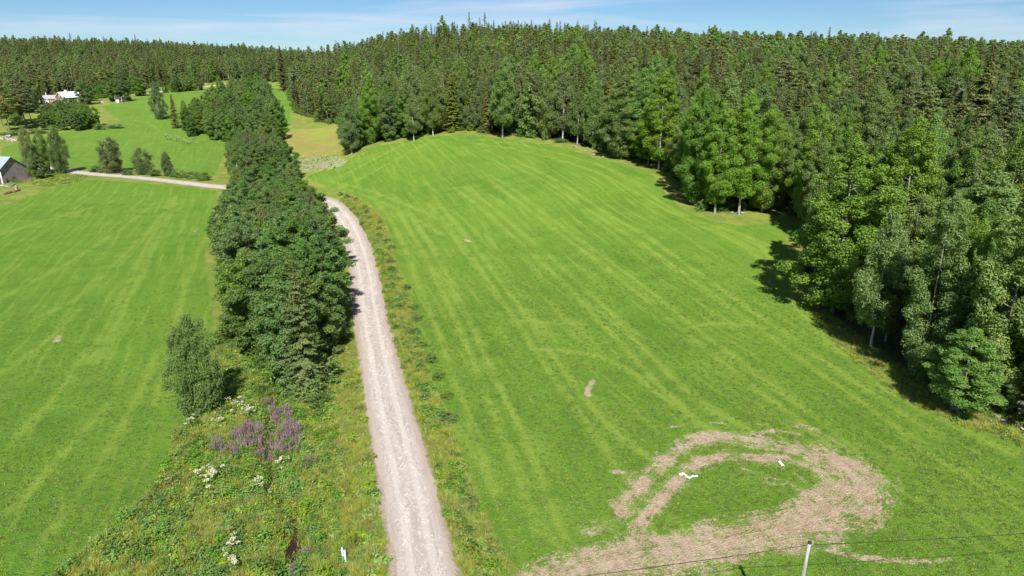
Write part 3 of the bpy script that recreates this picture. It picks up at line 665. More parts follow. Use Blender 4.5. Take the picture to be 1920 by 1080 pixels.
# --- the belt along the stream
def free(x, y, r): return all((x-a)**2+(y-b)**2 > (r+c*.7)**2 for a, b, c in DONE[-900:])
BELT = wpoly([(510,735),(560,748),(622,732),(636,640),(634,560),(622,480),(594,420),(572,385),(438,385),(424,420),(416,500),(416,600),(450,640),(480,680)])
BL = []
x0, y0 = BELT.min(0); x1, y1 = BELT.max(0)
yy = y0
while yy < y1:
    xx = x0+random.uniform(0, 2)
    while xx < x1:
        p = np.array([[xx+random.uniform(-1.1, 1.1), yy+random.uniform(-1.1, 1.1)]])
        dr = seg_dist(p, road_w)[0][0]
        if sdf(p, BELT)[0] > 1.2 and dr > 3.4: BL.append((p[0, 0], p[0, 1], sdf(p, BELT)[0]))
        xx += 4.1
    yy += 4.1
COLW = ['dense green', 'dark green', 'bushy', 'rounded', 'leafy']
for i, (x, y, sd) in enumerate(sorted(BL, key=lambda a: a[1])):
    k = 'birch' if (y > 110 and random.random() < .22) else 'alder'
    h = random.uniform(10.5, 14.2)*(1 if y < 110 else .88)*(1.08 if k == 'birch' else 1)*(0.75 if sd < 2.2 and y < 75 else 1)
    if y < 72: h = min(h, 8.5+random.uniform(0, 2))
    DONE.append((x, y, 2.2))
    plant(k, x, y, h, h*random.uniform(.58, .72) if k == 'alder' else h*.42,
          *(lambda nm: (nm, 'stream belt: '+nm))({'alder': 'dense green alder ', 'birch': 'grey-green birch '}[k]+{0: 'at the near end of the stream tree belt', 1: 'in the middle of the stream tree belt', 2: 'toward the far end of the stream tree belt'}[0 if y < 92 else 1 if y < 135 else 2]+
            (', facing the gravel road' if seg_dist(np.array([[x, y]]), road_w)[0][0] < 8 else ', facing the hay field' if sdf(np.array([[x, y]]), HAY)[0] > -6 else ', in its core')))
# second copse beyond the road, to the left of the dry meadow
COPSE = wpoly([(335,252),(352,260),(400,268),(450,276),(525,284),(535,255),(525,225),(512,200),(440,196),(395,203),(345,225)])
COPSE2 = wpoly([(585,372),(566,352),(550,330),(535,300),(490,290),(448,296),(432,318),(428,350),(500,354),(540,362)])
def fill(poly, sp, fn, m=1.0):
    a0, b0 = poly.min(0); a1, b1 = poly.max(0); out = []; b = b0
    while b < b1:
        a = a0
        while a < a1:
            p = np.array([[a+random.uniform(-.3, .3)*sp, b+random.uniform(-.3, .3)*sp]])
            if sdf(p, poly)[0] > m and seg_dist(p, road_w)[0][0] > 3.2: fn(p[0, 0], p[0, 1])
            a += sp
        b += sp
def f1(x, y):
    k = random.choices(['alder', 'birch', 'aspen', 'spruce'], [.62, .2, .13, .05])[0]; h = {'alder': 15.5, 'birch': 17, 'aspen': 19, 'spruce': 16}[k]*random.uniform(.85, 1.15)*np.interp(proj(x, y, G(x, y))[0], [335, 400, 450, 540], [.58, .78, 1.0, 1.0])
    DONE.append((x, y, 2.4)); plant(k, x, y, h, h*.6 if k == 'alder' else None, k+' in the long copse beyond the road, left of the dry meadow', 'far copse '+k+'s')
fill(COPSE, 7.0, f1)
def f2(x, y):
    k = 'birch' if random.random() < .3 else 'alder'; h = {'alder': 10.5, 'birch': 12.5}[k]*random.uniform(.85, 1.12)
    DONE.append((x, y, 2.2)); plant(k, x, y, h, h*.6 if k == 'alder' else None, k+' where the gravel road passes through the stream trees', 'road crossing '+k+'s')
fill(COPSE2, 5.2, f2)
# round copse on the wood edge right of the dry meadow
RC = wpoly([(648,289),(700,272),(770,262),(775,240),(720,225),(650,232)])
def f3(x, y):
    h = random.uniform(11.5, 14); DONE.append((x, y, 2.3)); plant('alder', x, y, h, h*.62, 'round green alder in the copse beside the dry meadow', 'dry meadow alders')
fill(RC, 5.4, f3, .6)

fr_ = far_road; ds_ = np.r_[0, np.cumsum(np.hypot(*np.diff(fr_, axis=0).T))]
for off, st, h0, h1 in ((7.5, 6.5, 4, 9), (13, 8, 8, 13)):
    q = 0
    while q < ds_[-1]:
        i = min(len(fr_)-2, np.searchsorted(ds_, q)); t = fr_[min(i+2, len(fr_)-1)]-fr_[max(0, i-2)]; t /= np.hypot(*t); n_ = np.array([-t[1], t[0]]); n_ = n_ if n_[1] > 0 else -n_
        p = np.array([np.interp(q, ds_, fr_[:, 0]), np.interp(q, ds_, fr_[:, 1])])+n_*(off+random.uniform(-1.5, 1.5)); k = random.choice(['alder', 'alder', 'birch', 'spruce']); h = random.uniform(h0, h1)
        DONE.append((p[0], p[1], 1.5)); plant(k, p[0], p[1], h, h*{'alder': .7, 'birch': .5, 'spruce': .4}[k], 'low '+k+' in the fringe behind the thin far road', 'fringe '+k+'s along the far road', far=True)
        q += st*random.uniform(.7, 1.4)
# --- the woods: candidates over the whole forest zone
cand = []
def vis_region(x, y): return y > 5 and abs(math.atan2(x, y)) < radians(50)
D = np.array(DONE)
sp0 = 4.6
XS = []; 
for ring, (ra, rb, sp) in enumerate([(25, 260, 4.3), (260, 520, 5.1), (520, 1150, 6.8)]):
    g = np.arange(-rb, rb, sp); X_, Y_ = np.meshgrid(g, np.arange(0, rb, sp)); X_ = X_.ravel()+rng.uniform(-.42, .42, X_.size)*sp; Y_ = Y_.ravel()+rng.uniform(-.42, .42, Y_.size)*sp
    R_ = np.hypot(X_, Y_); m = (R_ >= ra) & (R_ < rb) & (np.abs(np.arctan2(X_, Y_)) < radians(47)) & (Y_ > 8)
    XS.append(np.c_[X_[m], Y_[m]])
XS = np.vstack(XS)
sf = sdf(XS, FOREST)
okm = (sf > .4) & (sdf(XS, CLOVER) < -2.5) & (sdf(XS, UPPER) < -3) & (sdf(XS, BROWN) < -2) & (seg_dist(XS, far_road)[0] > 5)
XS = XS[okm]; sf = sf[okm]
keep = np.ones(len(XS), bool)
for a, b, c in DONE:
    keep &= (XS[:, 0]-a)**2+(XS[:, 1]-b)**2 > (c*.75+1.2)**2
HOUSES = [at(130, 192), at(95, 194), at(207, 188), at(595/3.085, 152), at(5, 215)]
for hq in HOUSES: keep &= np.hypot(XS[:, 0]-hq[0], XS[:, 1]-hq[1]) > 14
# village trees around the houses, left
XS = XS[keep]; sf = sf[keep]
ZS = hgt(XS[:, 0], XS[:, 1])
def vn(x, y, f, s): return np.sin(x*f+s)*np.cos(y*f*1.13-s*2)+.6*np.sin(x*f*2.3-y*f*1.7+s*3)
kinds = []
u = rng.uniform(0, 1, len(XS)); nz = vn(XS[:, 0], XS[:, 1], .045, 1.3)
for (x, y), s1, uu, nn in zip(XS, sf, u, nz):
    if x < -90 and y > 380: w = dict(pine=.56, spruce=.28, birch=.12, aspen=.04)
    elif y < 125 and s1 < 26: w = dict(aspen=.84, birch=.08, spruce=.04, alder=.04)
    elif s1 < 13 and y < 330:
        w = dict(aspen=.62, birch=.28, spruce=.05, alder=.05) if x > 28 else dict(aspen=.10, birch=.55, spruce=.10, alder=.25)
    elif s1 < 30 and y < 330: w = dict(aspen=.18, birch=.38, spruce=.28, pine=.16)
    elif x > 70: w = dict(pine=.42, spruce=.12, birch=.36, aspen=.10)
    else: w = dict(spruce=.62, pine=.12, birch=.19, aspen=.07)
    if nn > .8 and 'birch' in w: w['birch'] += .25
    if nn < -.9 and 'spruce' in w: w['spruce'] += .3
    t = uu*sum(w.values())
    for k_, v_ in w.items():
        t -= v_
        if t <= 0: break
    kinds.append(k_)
kinds = np.array(kinds)
HH = np.array([{'aspen': 20, 'birch': 17.5, 'alder': 12, 'spruce': 18, 'pine': 17}[k_] for k_ in kinds])*rng.normal(1, .12, len(XS)).clip(.65, 1.3)
HH[(kinds == 'spruce') & (rng.uniform(0, 1, len(XS)) < .08)] *= 1.2
WR = np.array([{'aspen': .19, 'birch': .20, 'alder': .28, 'spruce': .15, 'pine': .19}[k_] for k_ in kinds])*HH*rng.uniform(.88, 1.15, len(XS))
# how much of each tree shows: near to far, one skyline value per column
colb = np.full(480, 1080.)
for a, b, c in sorted(DONE, key=lambda q: q[1]): pass
order = np.argsort(XS[:, 1]); show = np.zeros(len(XS))
tx, ty_, td = proj(XS[:, 0], XS[:, 1], ZS+HH); hw = WR*FOC/td
for i in order:
    a = int(max(0, (tx[i]-hw[i]*.7)//4)); b = int(min(479, (tx[i]+hw[i]*.7)//4))
    if b < a or tx[i] < -20 or tx[i] > 1940: continue
    seg = colb[a:b+1]; show[i] = np.maximum(0, seg-max(ty_[i], 0)).clip(0, HH[i]*FOC/td[i]).sum()*4
    colb[a:b+1] = np.minimum(seg, ty_[i]+HH[i]*.22*FOC/td[i])
LBL = {'aspen': 'leafy aspen', 'birch': 'grey-green birch', 'alder': 'bushy alder', 'spruce': 'dark pointed spruce', 'pine': 'olive green pine'}
def zone(x, y):
    px_ = proj(x, y, G(x, y)+8)[0]
    if x < -90 and y > 380: return 'on the far ridge behind the houses' if px_ < 260 else 'on the far ridge between the houses and the valley notch'
    if y < 90: return 'in the near right corner of the wood beside the clover field'
    if y < 130: return 'in the wood between the jutting copse and the near right corner'
    if y < 190 and x > 28: return 'in the right-hand wood just behind the jutting copse' if px_ < 1500 else 'in the right-hand wood behind the broad round aspen'
    if y < 260 and x > 28: return 'in the middle of the right-hand wood under the skyline'
    if x > 70: return 'on the distant slope at the upper right'
    if y < 300: return 'at the wood edge along the crest of the clover field' if px_ > 760 else 'in the wood edge right of the dry meadow'
    if px_ < 640: return 'at the foot of the wooded hill beside the valley notch'
    return 'on the wooded hill below its summit' if y > 430 else 'on the lower slope of the wooded hill'
single = np.zeros(len(XS), bool)
for k_ in KM:
    idx = np.where(kinds == k_)[0]; n_have = CNT.get(k_, 0)
    q_ = show[idx]+1e6*((XS[idx, 1] < 112) & (tx[idx] < 2150)); top = idx[np.argsort(-q_)][:max(0, 296-n_have)]; top = top[np.sort(-q_)[:len(top)] < -30]; single[top] = True
for i in np.where(single)[0]:
    x, y = XS[i]; zn = zone(x, y)
    plant(kinds[i], x, y, HH[i], 2*WR[i], LBL[kinds[i]]+' '+zn, kinds[i]+' trees '+zn, far=y > 300, z=ZS[i]-.15)

# geometry-node scatter for what cannot be counted
def hidden_collection(name, meshes):
    c = bpy.data.collections.new(name)
    for i, me in enumerate(meshes):
        o = bpy.data.objects.new(f'{name}_{i:02d}', me); c.objects.link(o)
    return c
def scatter(name, pts, idx, scl, rotz, coll, label, cat=None, tilt=None):
    me = bpy.data.meshes.new(name); n = len(pts); me.vertices.add(n); me.vertices.foreach_set('co', np.asarray(pts, np.float32).ravel()); me.update()
    a = me.attributes.new('idx', 'INT', 'POINT'); a.data.foreach_set('value', np.asarray(idx, np.int32))
    a = me.attributes.new('scl', 'FLOAT_VECTOR', 'POINT'); a.data.foreach_set('vector', np.asarray(scl, np.float32).ravel())
    rot = np.zeros((n, 3)); rot[:, 2] = rotz
    if tilt is not None: rot[:, :2] = tilt
    a = me.attributes.new('rot', 'FLOAT_VECTOR', 'POINT'); a.data.foreach_set('vector', rot.astype(np.float32).ravel())
    o = link(name, me)
    g = bpy.data.node_groups.new(name, 'GeometryNodeTree')
    g.interface.new_socket('Geometry', in_out='INPUT', socket_type='NodeSocketGeometry'); g.interface.new_socket('Geometry', in_out='OUTPUT', socket_type='NodeSocketGeometry')
    gi = g.nodes.new('NodeGroupInput'); go = g.nodes.new('NodeGroupOutput'); ip = g.nodes.new('GeometryNodeInstanceOnPoints')
    ci = g.nodes.new('GeometryNodeCollectionInfo'); ci.inputs['Collection'].default_value = coll; ci.inputs['Separate Children'].default_value = True; ci.inputs['Reset Children'].default_value = True
    def na(nm, t): q = g.nodes.new('GeometryNodeInputNamedAttribute'); q.data_type = t; q.inputs['Name'].default_value = nm; return q.outputs['Attribute']
    L_ = g.links.new
    L_(gi.outputs[0], ip.inputs['Points']); L_(ci.outputs[0], ip.inputs['Instance']); ip.inputs['Pick Instance'].default_value = True
    L_(na('idx', 'INT'), ip.inputs['Instance Index']); L_(na('rot', 'FLOAT_VECTOR'), ip.inputs['Rotation']); L_(na('scl', 'FLOAT_VECTOR'), ip.inputs['Scale'])
    L_(ip.outputs[0], go.inputs[0])
    md = o.modifiers.new('scatter', 'NODES'); md.node_group = g
    return tag(o, label, cat, None, 'stuff')
def both(tm, cm):
    """trunk and crown as one mesh for the mass of far trees"""
    nv, nf = len(tm.vertices), len(tm.polygons); mv, mf = len(cm.vertices), len(cm.polygons)
    v1 = np.empty(nv*3, np.float32); tm.vertices.foreach_get('co', v1); v2 = np.empty(mv*3, np.float32); cm.vertices.foreach_get('co', v2)
    l1 = np.empty(len(tm.loops), np.int32); tm.loops.foreach_get('vertex_index', l1); l2 = np.empty(len(cm.loops), np.int32); cm.loops.foreach_get('vertex_index', l2)
    t = np.empty(mv, np.float32); cm.attributes['tint'].data.foreach_get('value', t)
    return mk('far_tree', np.r_[v1, v2].reshape(-1, 3), np.r_[l1, l2+nv].reshape(-1, 4), [tm.materials[0], cm.materials[0]], {'tint': np.r_[np.zeros(nv), t]}, False, np.r_[np.zeros(nf), np.ones(mf)])
for k_ in KM:
    L_ = FAR[k_]; cN = hidden_collection(k_+'_mass', [both(a, b) for a, b, _, _ in L_])
    idx = np.where((kinds == k_) & ~single)[0]
    if not len(idx): continue
    scl = np.c_[WR[idx]/(1.075*L_[0][3]), WR[idx]/(1.075*L_[0][3]), HH[idx]/L_[0][2]]
    scatter('distant_'+k_+'_forest', np.c_[XS[idx], ZS[idx]-.2], rng.integers(0, len(L_), len(idx)), scl, rng.uniform(0, 6.28, len(idx)), cN, 'mass of '+k_+' trees filling the wooded slopes behind the nearer trees', 'forest')

# ------------------------------------------------------------------ ground vegetation
def blades(n, h, sp, w, seed, lean=.35):
    r_ = np.random.default_rng(seed); a = r_.uniform(0, 6.28, n); rad = r_.uniform(0, sp, n); hh = r_.uniform(.6, 1., n)*h
    base = np.c_[np.cos(a)*rad, np.sin(a)*rad, np.zeros(n)-.03]; d = np.c_[r_.normal(0, lean, (n, 2)), np.ones(n)]*hh[:, None]; s = np.c_[-np.sin(a), np.cos(a), np.zeros(n)]*w
    V_ = np.stack([base-s, base+s, base+d*.6+s*.7, base+d], 1).reshape(-1, 3)
    return V_, np.arange(4*n).reshape(n, 4), np.repeat(r_.uniform(0, 1, n), 4)
def herb(n, h, R, ls, seed, flat=.6):
    r_ = np.random.default_rng(seed); d = unit(r_.normal(size=(n, 3))); d[:, 2] = abs(d[:, 2]); q = r_.uniform(.3, 1, n)[:, None]
    p = d*q*np.array([R, R, h]); return leaves(p, d*.6+np.array([0, 0, .8])+r_.normal(0, .35, (n, 3)), r_.uniform(.6, 1.2, n)*ls, .6, None, r_, .15)
M['grassb'] = leaf_mat('rough_grass_blades', (.24,.31,.04), (.44,.45,.11), trans=.35, hue=.035, val=.25)
M['weed'] = leaf_mat('weed_leaves', (.105,.21,.03), (.23,.36,.06), trans=.4, hue=.035, val=.3)
M['fern'] = leaf_mat('fern_fronds', (.15,.25,.03), (.26,.34,.05), trans=.3, hue=.025, val=.2)
M['purple'] = leaf_mat('fireweed_petals', (.29,.13,.25), (.41,.22,.36), trans=.3, hue=.01, val=.2)
M['cream'] = leaf_mat('meadowsweet_petals', (.50,.50,.34), (.66,.65,.48), trans=.3, hue=.01, val=.08)
M['clover'] = leaf_mat('clover_leaves', (.11,.205,.022), (.23,.33,.052), trans=.3, hue=.02, val=.25)
def two(name, a, b, ma, mb_):
    V_, F_, T_ = join([a, b]); return mk(name, V_, F_, [M[ma], M[mb_]], {'tint': T_}, False, np.r_[np.zeros(len(a[1])), np.ones(len(b[1]))])
def one(name, a, ma): return mk(name, a[0], a[1], M[ma], {'tint': a[2]})
def spikes(n, R, h, seed, fr=.4, w=.05):
    r_ = np.random.default_rng(seed); S = []; B = []
    for i in range(n):
        x, y = r_.normal(0, R*.5, 2); hh = h*r_.uniform(.75, 1.1); m = 16
        z = hh*(1-fr)+hh*fr*np.linspace(0, 1, m)
        S.append(leaves(np.c_[np.full(m, x)+r_.normal(0, .02, m), np.full(m, y)+r_.normal(0, .02, m), z], np.c_[r_.normal(0, 1, (m, 2)), np.full(m, .3)], w*np.linspace(1.3, .5, m), .8, None, r_))
        m = 12; z = hh*(1-fr)*r_.uniform(.2, 1, m)
        B.append(leaves(np.c_[x+r_.normal(0, .1, m), y+r_.normal(0, .1, m), z], np.c_[r_.normal(0, 1, (m, 2)), np.full(m, .8)], np.full(m, .11), .3, None, r_))
    return join(B), join(S)
def umbels(n, R, h, seed):
    n = max(2, n-2)
    r_ = np.random.default_rng(seed); S = []
    for i in range(n):
        x, y = r_.normal(0, R*.5, 2); m = 9; S.append(leaves(np.c_[x+r_.normal(0, .07, m), y+r_.normal(0, .07, m), h*r_.uniform(.92, 1.05)+r_.normal(0, .04, m)], np.c_[r_.normal(0, .4, (m, 2)), np.ones(m)], np.full(m, .06), .9, None, r_))
    return herb(34, h*.8, R, .1, seed+1), join(S)
C_grass = hidden_collection('grass_source', [one('g', blades(46, .5, .35, .016, 1+i, .5), 'grassb') for i in range(3)])
C_weed = hidden_collection('weed_source', [one('w', herb(70, .6, .55, .11, 21+i), 'weed') for i in range(3)]+[one('w2', herb(130, 1.1, .8, .12, 25), 'weed')])
C_fern = hidden_collection('fern_source', [one('f', herb(60, .5, .5, .13, 31+i), 'fern') for i in range(2)])
C_fire = hidden_collection('fireweed_source', [two('fw', *spikes(7, .5, 1.35, 41+i), 'weed', 'purple') for i in range(3)])
C_sweet = hidden_collection('meadowsweet_source', [two('ms', *umbels(5, .4, .95, 51+i), 'weed', 'cream') for i in range(2)])
C_clov = hidden_collection('clover_source', [one('c', herb(26, .16, .3, .065, 61+i), 'clover') for i in range(3)])
def pts_in(poly, dens, seed, fn=None):
    r_ = np.random.default_rng(seed); a, b = poly.min(0), poly.max(0); n = int((b[0]-a[0])*(b[1]-a[1])*dens); p = r_.uniform(a, b, (n, 2)); p = p[inside(p, poly)]
    if fn is not None: p = p[fn(p, r_)]
    return p
def sc(name, p, coll, n, s, label, seed, cat=None, z=0.):
    r_ = np.random.default_rng(seed); k = len(p); sz = r_.uniform(*s, k)
    scatter(name, np.c_[p, hgt(p[:, 0], p[:, 1])+z], r_.integers(0, n, k), np.c_[sz, sz, sz*r_.uniform(.8, 1.2, k)], r_.uniform(0, 6.28, k), coll, label, cat)
WEDGE = np.vstack([wpoly([(95,1078),(190,1012),(245,957),(300,902),(335,802),(372,777),(410,640),(560,640),(640,640),(660,620),(685,690),(705,800),(735,950),(755,1078)]), [(-9,28),(-30,28)]])
VERGE = np.vstack([wpoly([(835,1078),(800,905),(772,800),(745,690),(722,590),(712,520),(700,460),(672,410),(640,375),(655,362),(690,385),(722,415),(738,485),(768,565),(797,685),(832,775),(877,885),(912,980),(950,1050)]), [(1,30),(-4,28)]])
EDGE = wpoly([(1915,838),(1800,798),(1700,752),(1600,675),(1545,622),(1500,562),(1515,545),(1570,600),(1650,662),(1730,712),(1810,745),(1915,770)])
def noise2(p, f, s): return np.sin(p[:, 0]*f+s)*np.sin(p[:, 1]*f*1.2+2*s)+.5*np.sin(p[:, 0]*f*2.7+p[:, 1]*f*1.9+s)
offroad = lambda p: seg_dist(p, road_w)[0] > 2.5
pool = lambda p: (seg_dist(p, STREAM)[0] < .55+.25*np.sin(p[:, 1]*2.3)) & (np.abs(p[:, 1]-44.3) < 1.7)
g_f = lambda p, r_: offroad(p) & ~pool(p)
near_road = lambda p: seg_dist(p, road_w)[0] < 6.5
pw = pts_in(WEDGE, 7, 1, g_f); pv = pts_in(VERGE, 7, 2, g_f); pe = pts_in(EDGE, 3.5, 3)
sc('rough_grass', np.vstack([pw, pv, pe]), C_grass, 3, (.6, 1.15), 'rough olive and straw coloured grass on the verges', 5, 'grass')
wf = lambda p, r_: offroad(p) & ~pool(p) & ((seg_dist(p, road_w)[0] > 5.5) | (r_.uniform(0, 1, len(p)) < .06)) & (noise2(p, .5, 1.) + r_.normal(0, .5, len(p)) + 2.5*(seg_dist(p, STREAM)[0] < 2.2) > -.35)
vf = lambda p, r_: offroad(p) & (abs(seg_dist(p, road_w)[0]-5.6+.02*p[:, 1]) < 1.6+r_.normal(0, .5, len(p))) & (noise2(p, .6, 2.)+r_.normal(0, .4, len(p)) > -.3)
ww = pts_in(WEDGE, 3.4, 11, wf); wv_ = pts_in(VERGE, 2.6, 12, vf); we = pts_in(EDGE, .4, 13)
sc('leafy_weeds', np.vstack([ww, wv_, we]), C_weed, 4, (.5, 1.1), 'tangled green weeds and raspberry canes on the verges and stream banks', 15, 'weeds')
FR = wpoly([(440,800),(480,740),(520,790),(470,812),(600,760),(640,700),(700,0+705),(560,640),(440,650),(430,700)])
pf = np.vstack([pts_in(wpoly([(415,650),(480,640),(500,700),(455,770),(430,800),(400,790),(440,720)]), 2.2, 21), pts_in(wpoly([(560,790),(600,745),(640,760),(600,830),(570,850)]), 1.6, 22),
                pts_in(WEDGE, .35, 23, g_f), pts_in(wpoly([(60,345),(110,326),(165,330),(150,340),(90,352)]), .9, 25)])
sc('bracken_ferns', pf, C_fern, 2, (.7, 1.3), 'yellow-green ferns among the weeds', 26, 'ferns')
FIRE = wpoly([(488,738),(512,742),(540,755),(545,785),(565,810),(572,850),(530,852),(470,848),(430,862),(392,852),(405,828),(440,815),(470,790),(495,775),(505,765)])
pfi = np.vstack([pts_in(FIRE, 2.5, 31, lambda p, r_: noise2(p, .8, 1.)+r_.normal(0, .5, len(p)) > -.5), pts_in(wpoly([(545,1040),(560,1030),(565,1075),(530,1079)]), 1.5, 32), pts_in(wpoly([(568,1020),(576,1020),(578,1045),(568,1045)]), 1.5, 33), pts_in(wpoly([(570,870),(590,865),(590,890),(575,892)]), 1., 34), pts_in(wpoly([(28,338),(62,334),(62,342),(28,346)]), .5, 36)])
sc('purple_fireweed', pfi, C_fire, 3, (.75, 1.1), 'stand of purple fireweed in bloom between the lone birch and the stream', 35, 'wildflowers')
sw = []
for cx, cy, rx_, ry_, n in [(385,900,24,10,9), (398,908,10,18,7), (480,915,22,9,6), (435,1030,14,14,8), (432,1065,12,10,4), (470,772,26,12,10), (530,870,14,8,5), (440,760,20,8,5), (410,795,20,8,4), (350,745+60,18,14,3), (1,262,2,2,1)]:
    a = rng.normal(0, .5, (n, 2))*[rx_, ry_]+[cx, cy]; a[:, 0] = a[:, 0].clip(3, 1900); sw.append(wpoly(a))
fl = pts_in(FLOWER, .22, 41, lambda p, r_: noise2(p, .35, 2.)+r_.normal(0, .4, len(p)) > -.1)
sw += [fl, pts_in(wpoly([(305,254),(330,257),(352,266),(372,272),(350,272),(310,262)]), .5, 42)]
sc('white_meadowsweet', np.vstack(sw), C_sweet, 2, (.8, 1.25), 'cream meadowsweet heads in loose patches', 45, 'wildflowers')
# clover plants of the near fields, thinning out with distance
def cf(poly):
    def f(p, r_):
        d = np.hypot(p[:, 0], p[:, 1]); so_ = strokes(p, SOIL)
        tr = strokes(p, TR, True); pat = .72+.38*noise2(p, .09, 3.)*.6+.2*noise2(p, .33, 5.)
        lowf = .16*noise2(p, .9, 1.)+.12*noise2(p, 2.3, 4.)
        return (r_.uniform(0, 1, len(p)) < np.clip((125-d)/75, 0, 1)*.62*np.clip(pat, .15, 1)*(1-.85*tr)) & (so_+lowf+r_.normal(0, .2, len(p)) < .42) & (np.abs(p[:, 0]) < p[:, 1]*.86+6)
    return f
def clip_poly(poly, ymin, ymax):
    return poly
pc = []
for poly, sd in ((CLOVER, 51), (HAY, 52)):
    r_ = np.random.default_rng(sd); n = 150000; d = np.sqrt(r_.uniform(34**2, 120**2, n)); t = r_.uniform(radians(-43), radians(43), n); p = np.c_[d*np.sin(t), d*np.cos(t)]
    p = p[sdf(p, poly) > .15]; p = p[cf(poly)(p, r_)]; pc.append(p)
pc = np.vstack(pc)
sc('clover_plants', pc, C_clov, 3, (.5, .95), 'fine clover and grass leaves covering the near fields', 55, 'clover', 0.)

# ------------------------------------------------------------------ shrubs
BUSH = [broad('alder', 301+i, 3.0, 1.6, .02, 22, (.45, .8), 90, .14, prof_round, multi=2, r0=.05) for i in range(3)]
BUSHL = [(a, (lambda c: (c.materials.clear(), c.materials.append(M['aspen']), c)[2])(b.copy())) for a, b in BUSH]
nb = [0]
def bush(x, y, h, w, label, group=None, light=False):
    L_ = BUSHL if light else BUSH; tm, cm = L_[nb[0] % 3]; nb[0] += 1
    e = empty('shrub', (x, y, G(x, y)-.1), random.uniform(0, 6.28), (w/3.4, w/3.4, h/3.0)); link('stems', tm, e); link('foliage', cm, e); return tag(e, label, 'shrub', group)
fe = smooth_line(FEDGE, 1); seg = np.hypot(*np.diff(fe, axis=0).T); S_ = np.r_[0, np.cumsum(seg)]
q = 4.
while q < S_[-1]:
    x = np.interp(q, S_, fe[:, 0]); y = np.interp(q, S_, fe[:, 1]); i = min(len(seg)-1, np.searchsorted(S_, q)); t = (fe[min(i+1, len(fe)-1)]-fe[max(0, i-1)]); t /= np.hypot(*t)+1e-9
    o = random.uniform(-.3, 3.5); x += t[1]*o; y += -t[0]*o
    if random.random() < (.45 if y < 100 else .8) and sdf(np.array([[x, y]]), CLOVER)[0] < -1.5: bush(x, y, random.uniform(1.3, 3.6), random.uniform(2.2, 4.2), 'leafy undergrowth shrub along the foot of the wood edge', 'wood edge shrubs', random.random() < .4)
    q += random.uniform(2.5, 5)
for bx, by, h, w, lb in [(340,333,2.4,5,'low shrub right of the spindly roadside birch'), (362,335,2.6,5,'roadside shrub in the middle of the hedge row'), (385,338,2.8,5,'roadside shrub nearest the stream trees'), (240,328,2.2,4,'shrub between the two small roadside birches'), (292,330,2.4,4,'shrub between the second and third roadside birch'),
                         (180,322,2.2,6,'low shrub at the bend of the gravel road'), (325,331,3,4,'shrub at the foot of the spindly birch'), (100,246,3,5,'bright shrub at the foot of the willow clump'), (185,243,3.4,6,'small dark shrub trailing right of the willow clump'), (215,240,1.8,8,'low weedy shrub in the meadow right of the willow clump'),
                         (190,184,3,9,'yellow-green garden shrub by the red shed'), (30,252,2,12,'low green hedge shrub behind the stone pile'), (70,250,2.4,8,'low shrub at the left foot of the willow clump'),
                         (600,760,1.6,3,'leafy shrub below the near end of the alders'), (545,735,2.6,4.5,'dense shrub at the near end of the alders'), (610,715,3.6,4.5,'dark shrub on the roadside corner of the alders'), (500,700,3.0,4.2,'shrub at the left near corner of the alders'), (590,748,2.6,4.5,'low shrub in front of the young olive spruce'), (535,712,4.0,4.5,'leafy shrub left of the young olive spruce'), (420,640,2.2,4,'shrub between the lone birch and the alders'),
                         (28,342,2,2.2,'small bush in front of the barn gable')]:
    p = at(bx, by); bush(p[0], p[1], h, w, lb, None, 'yellow' in lb or 'bright' in lb)
for i in range(26):
    y = 62+i*4.6; j = np.argmin(abs(road_w[:, 1]-y)); bx = road_w[j, 0]+random.uniform(4.6, 6.6)
    if random.random() < .8: bush(bx, y, random.uniform(.7, 1.3), random.uniform(1.4, 2.4), 'low raspberry bush on the verge right of the gravel road', 'verge bushes right of the road', True)

# ------------------------------------------------------------------ buildings
M['board'] = (lambda s: s.out(s.pbr(s.mix(s.rng(s.noise(s.n('ShaderNodeMapping', {'Vector': s.n('ShaderNodeTexCoord').outputs['Object'], 'Scale': (6, 6, .5)}).outputs[0], 1.5, 6), .3, .7), (.17,.145,.14), (.36,.32,.30)), .85, .2)))(NT('weathered_boards'))
M['tin'] = plain('pale_metal_roof', (.42,.50,.54), .35, .5, .1, 1.5, .25)
M['white'] = plain('white_paint', (.78,.78,.76), .6)
M['whiteroof'] = plain('white_metal_roof', (.74,.80,.86), .4, .5, .05)
M['redwall'] = plain('dark_red_boards', (.16,.07,.065), .8)
M['brownwall'] = plain('dull_brown_boards', (.22,.14,.12), .8)
M['greyroof'] = plain('grey_roof_sheets', (.33,.30,.29), .8)
M['darkroof'] = plain('dark_roof_felt', (.045,.04,.05), .8)
M['glass'] = plain('window_glass', (.03,.035,.045), .1, .6, .1)
M['stone'] = (lambda s: s.out(s.pbr(s.mix(s.rng(s.noise(s.n('ShaderNodeTexCoord').outputs['Object'], 2.5, 7, .65), .4, .62), (.14,.125,.11), (.46,.40,.36)), .9, .2, s.bump(s.noise(s.n('ShaderNodeTexCoord').outputs['Object'], 4., 6, .7), .6, .2))))(NT('lichen_stone'))
def quad(name, mat, parent, pts, th_=.06):
    """a slab on a planar quad"""
    p = np.array(pts, float); n = np.cross(p[1]-p[0], p[3]-p[0]); n /= np.linalg.norm(n); mb = MB(); mb.add(list(p)+list(p-n*th_), [(0,1,2,3),(7,6,5,4),(0,4,5,1),(1,5,6,2),(2,6,7,3),(3,7,4,0)])
    return mb.build(name, M[mat], parent)
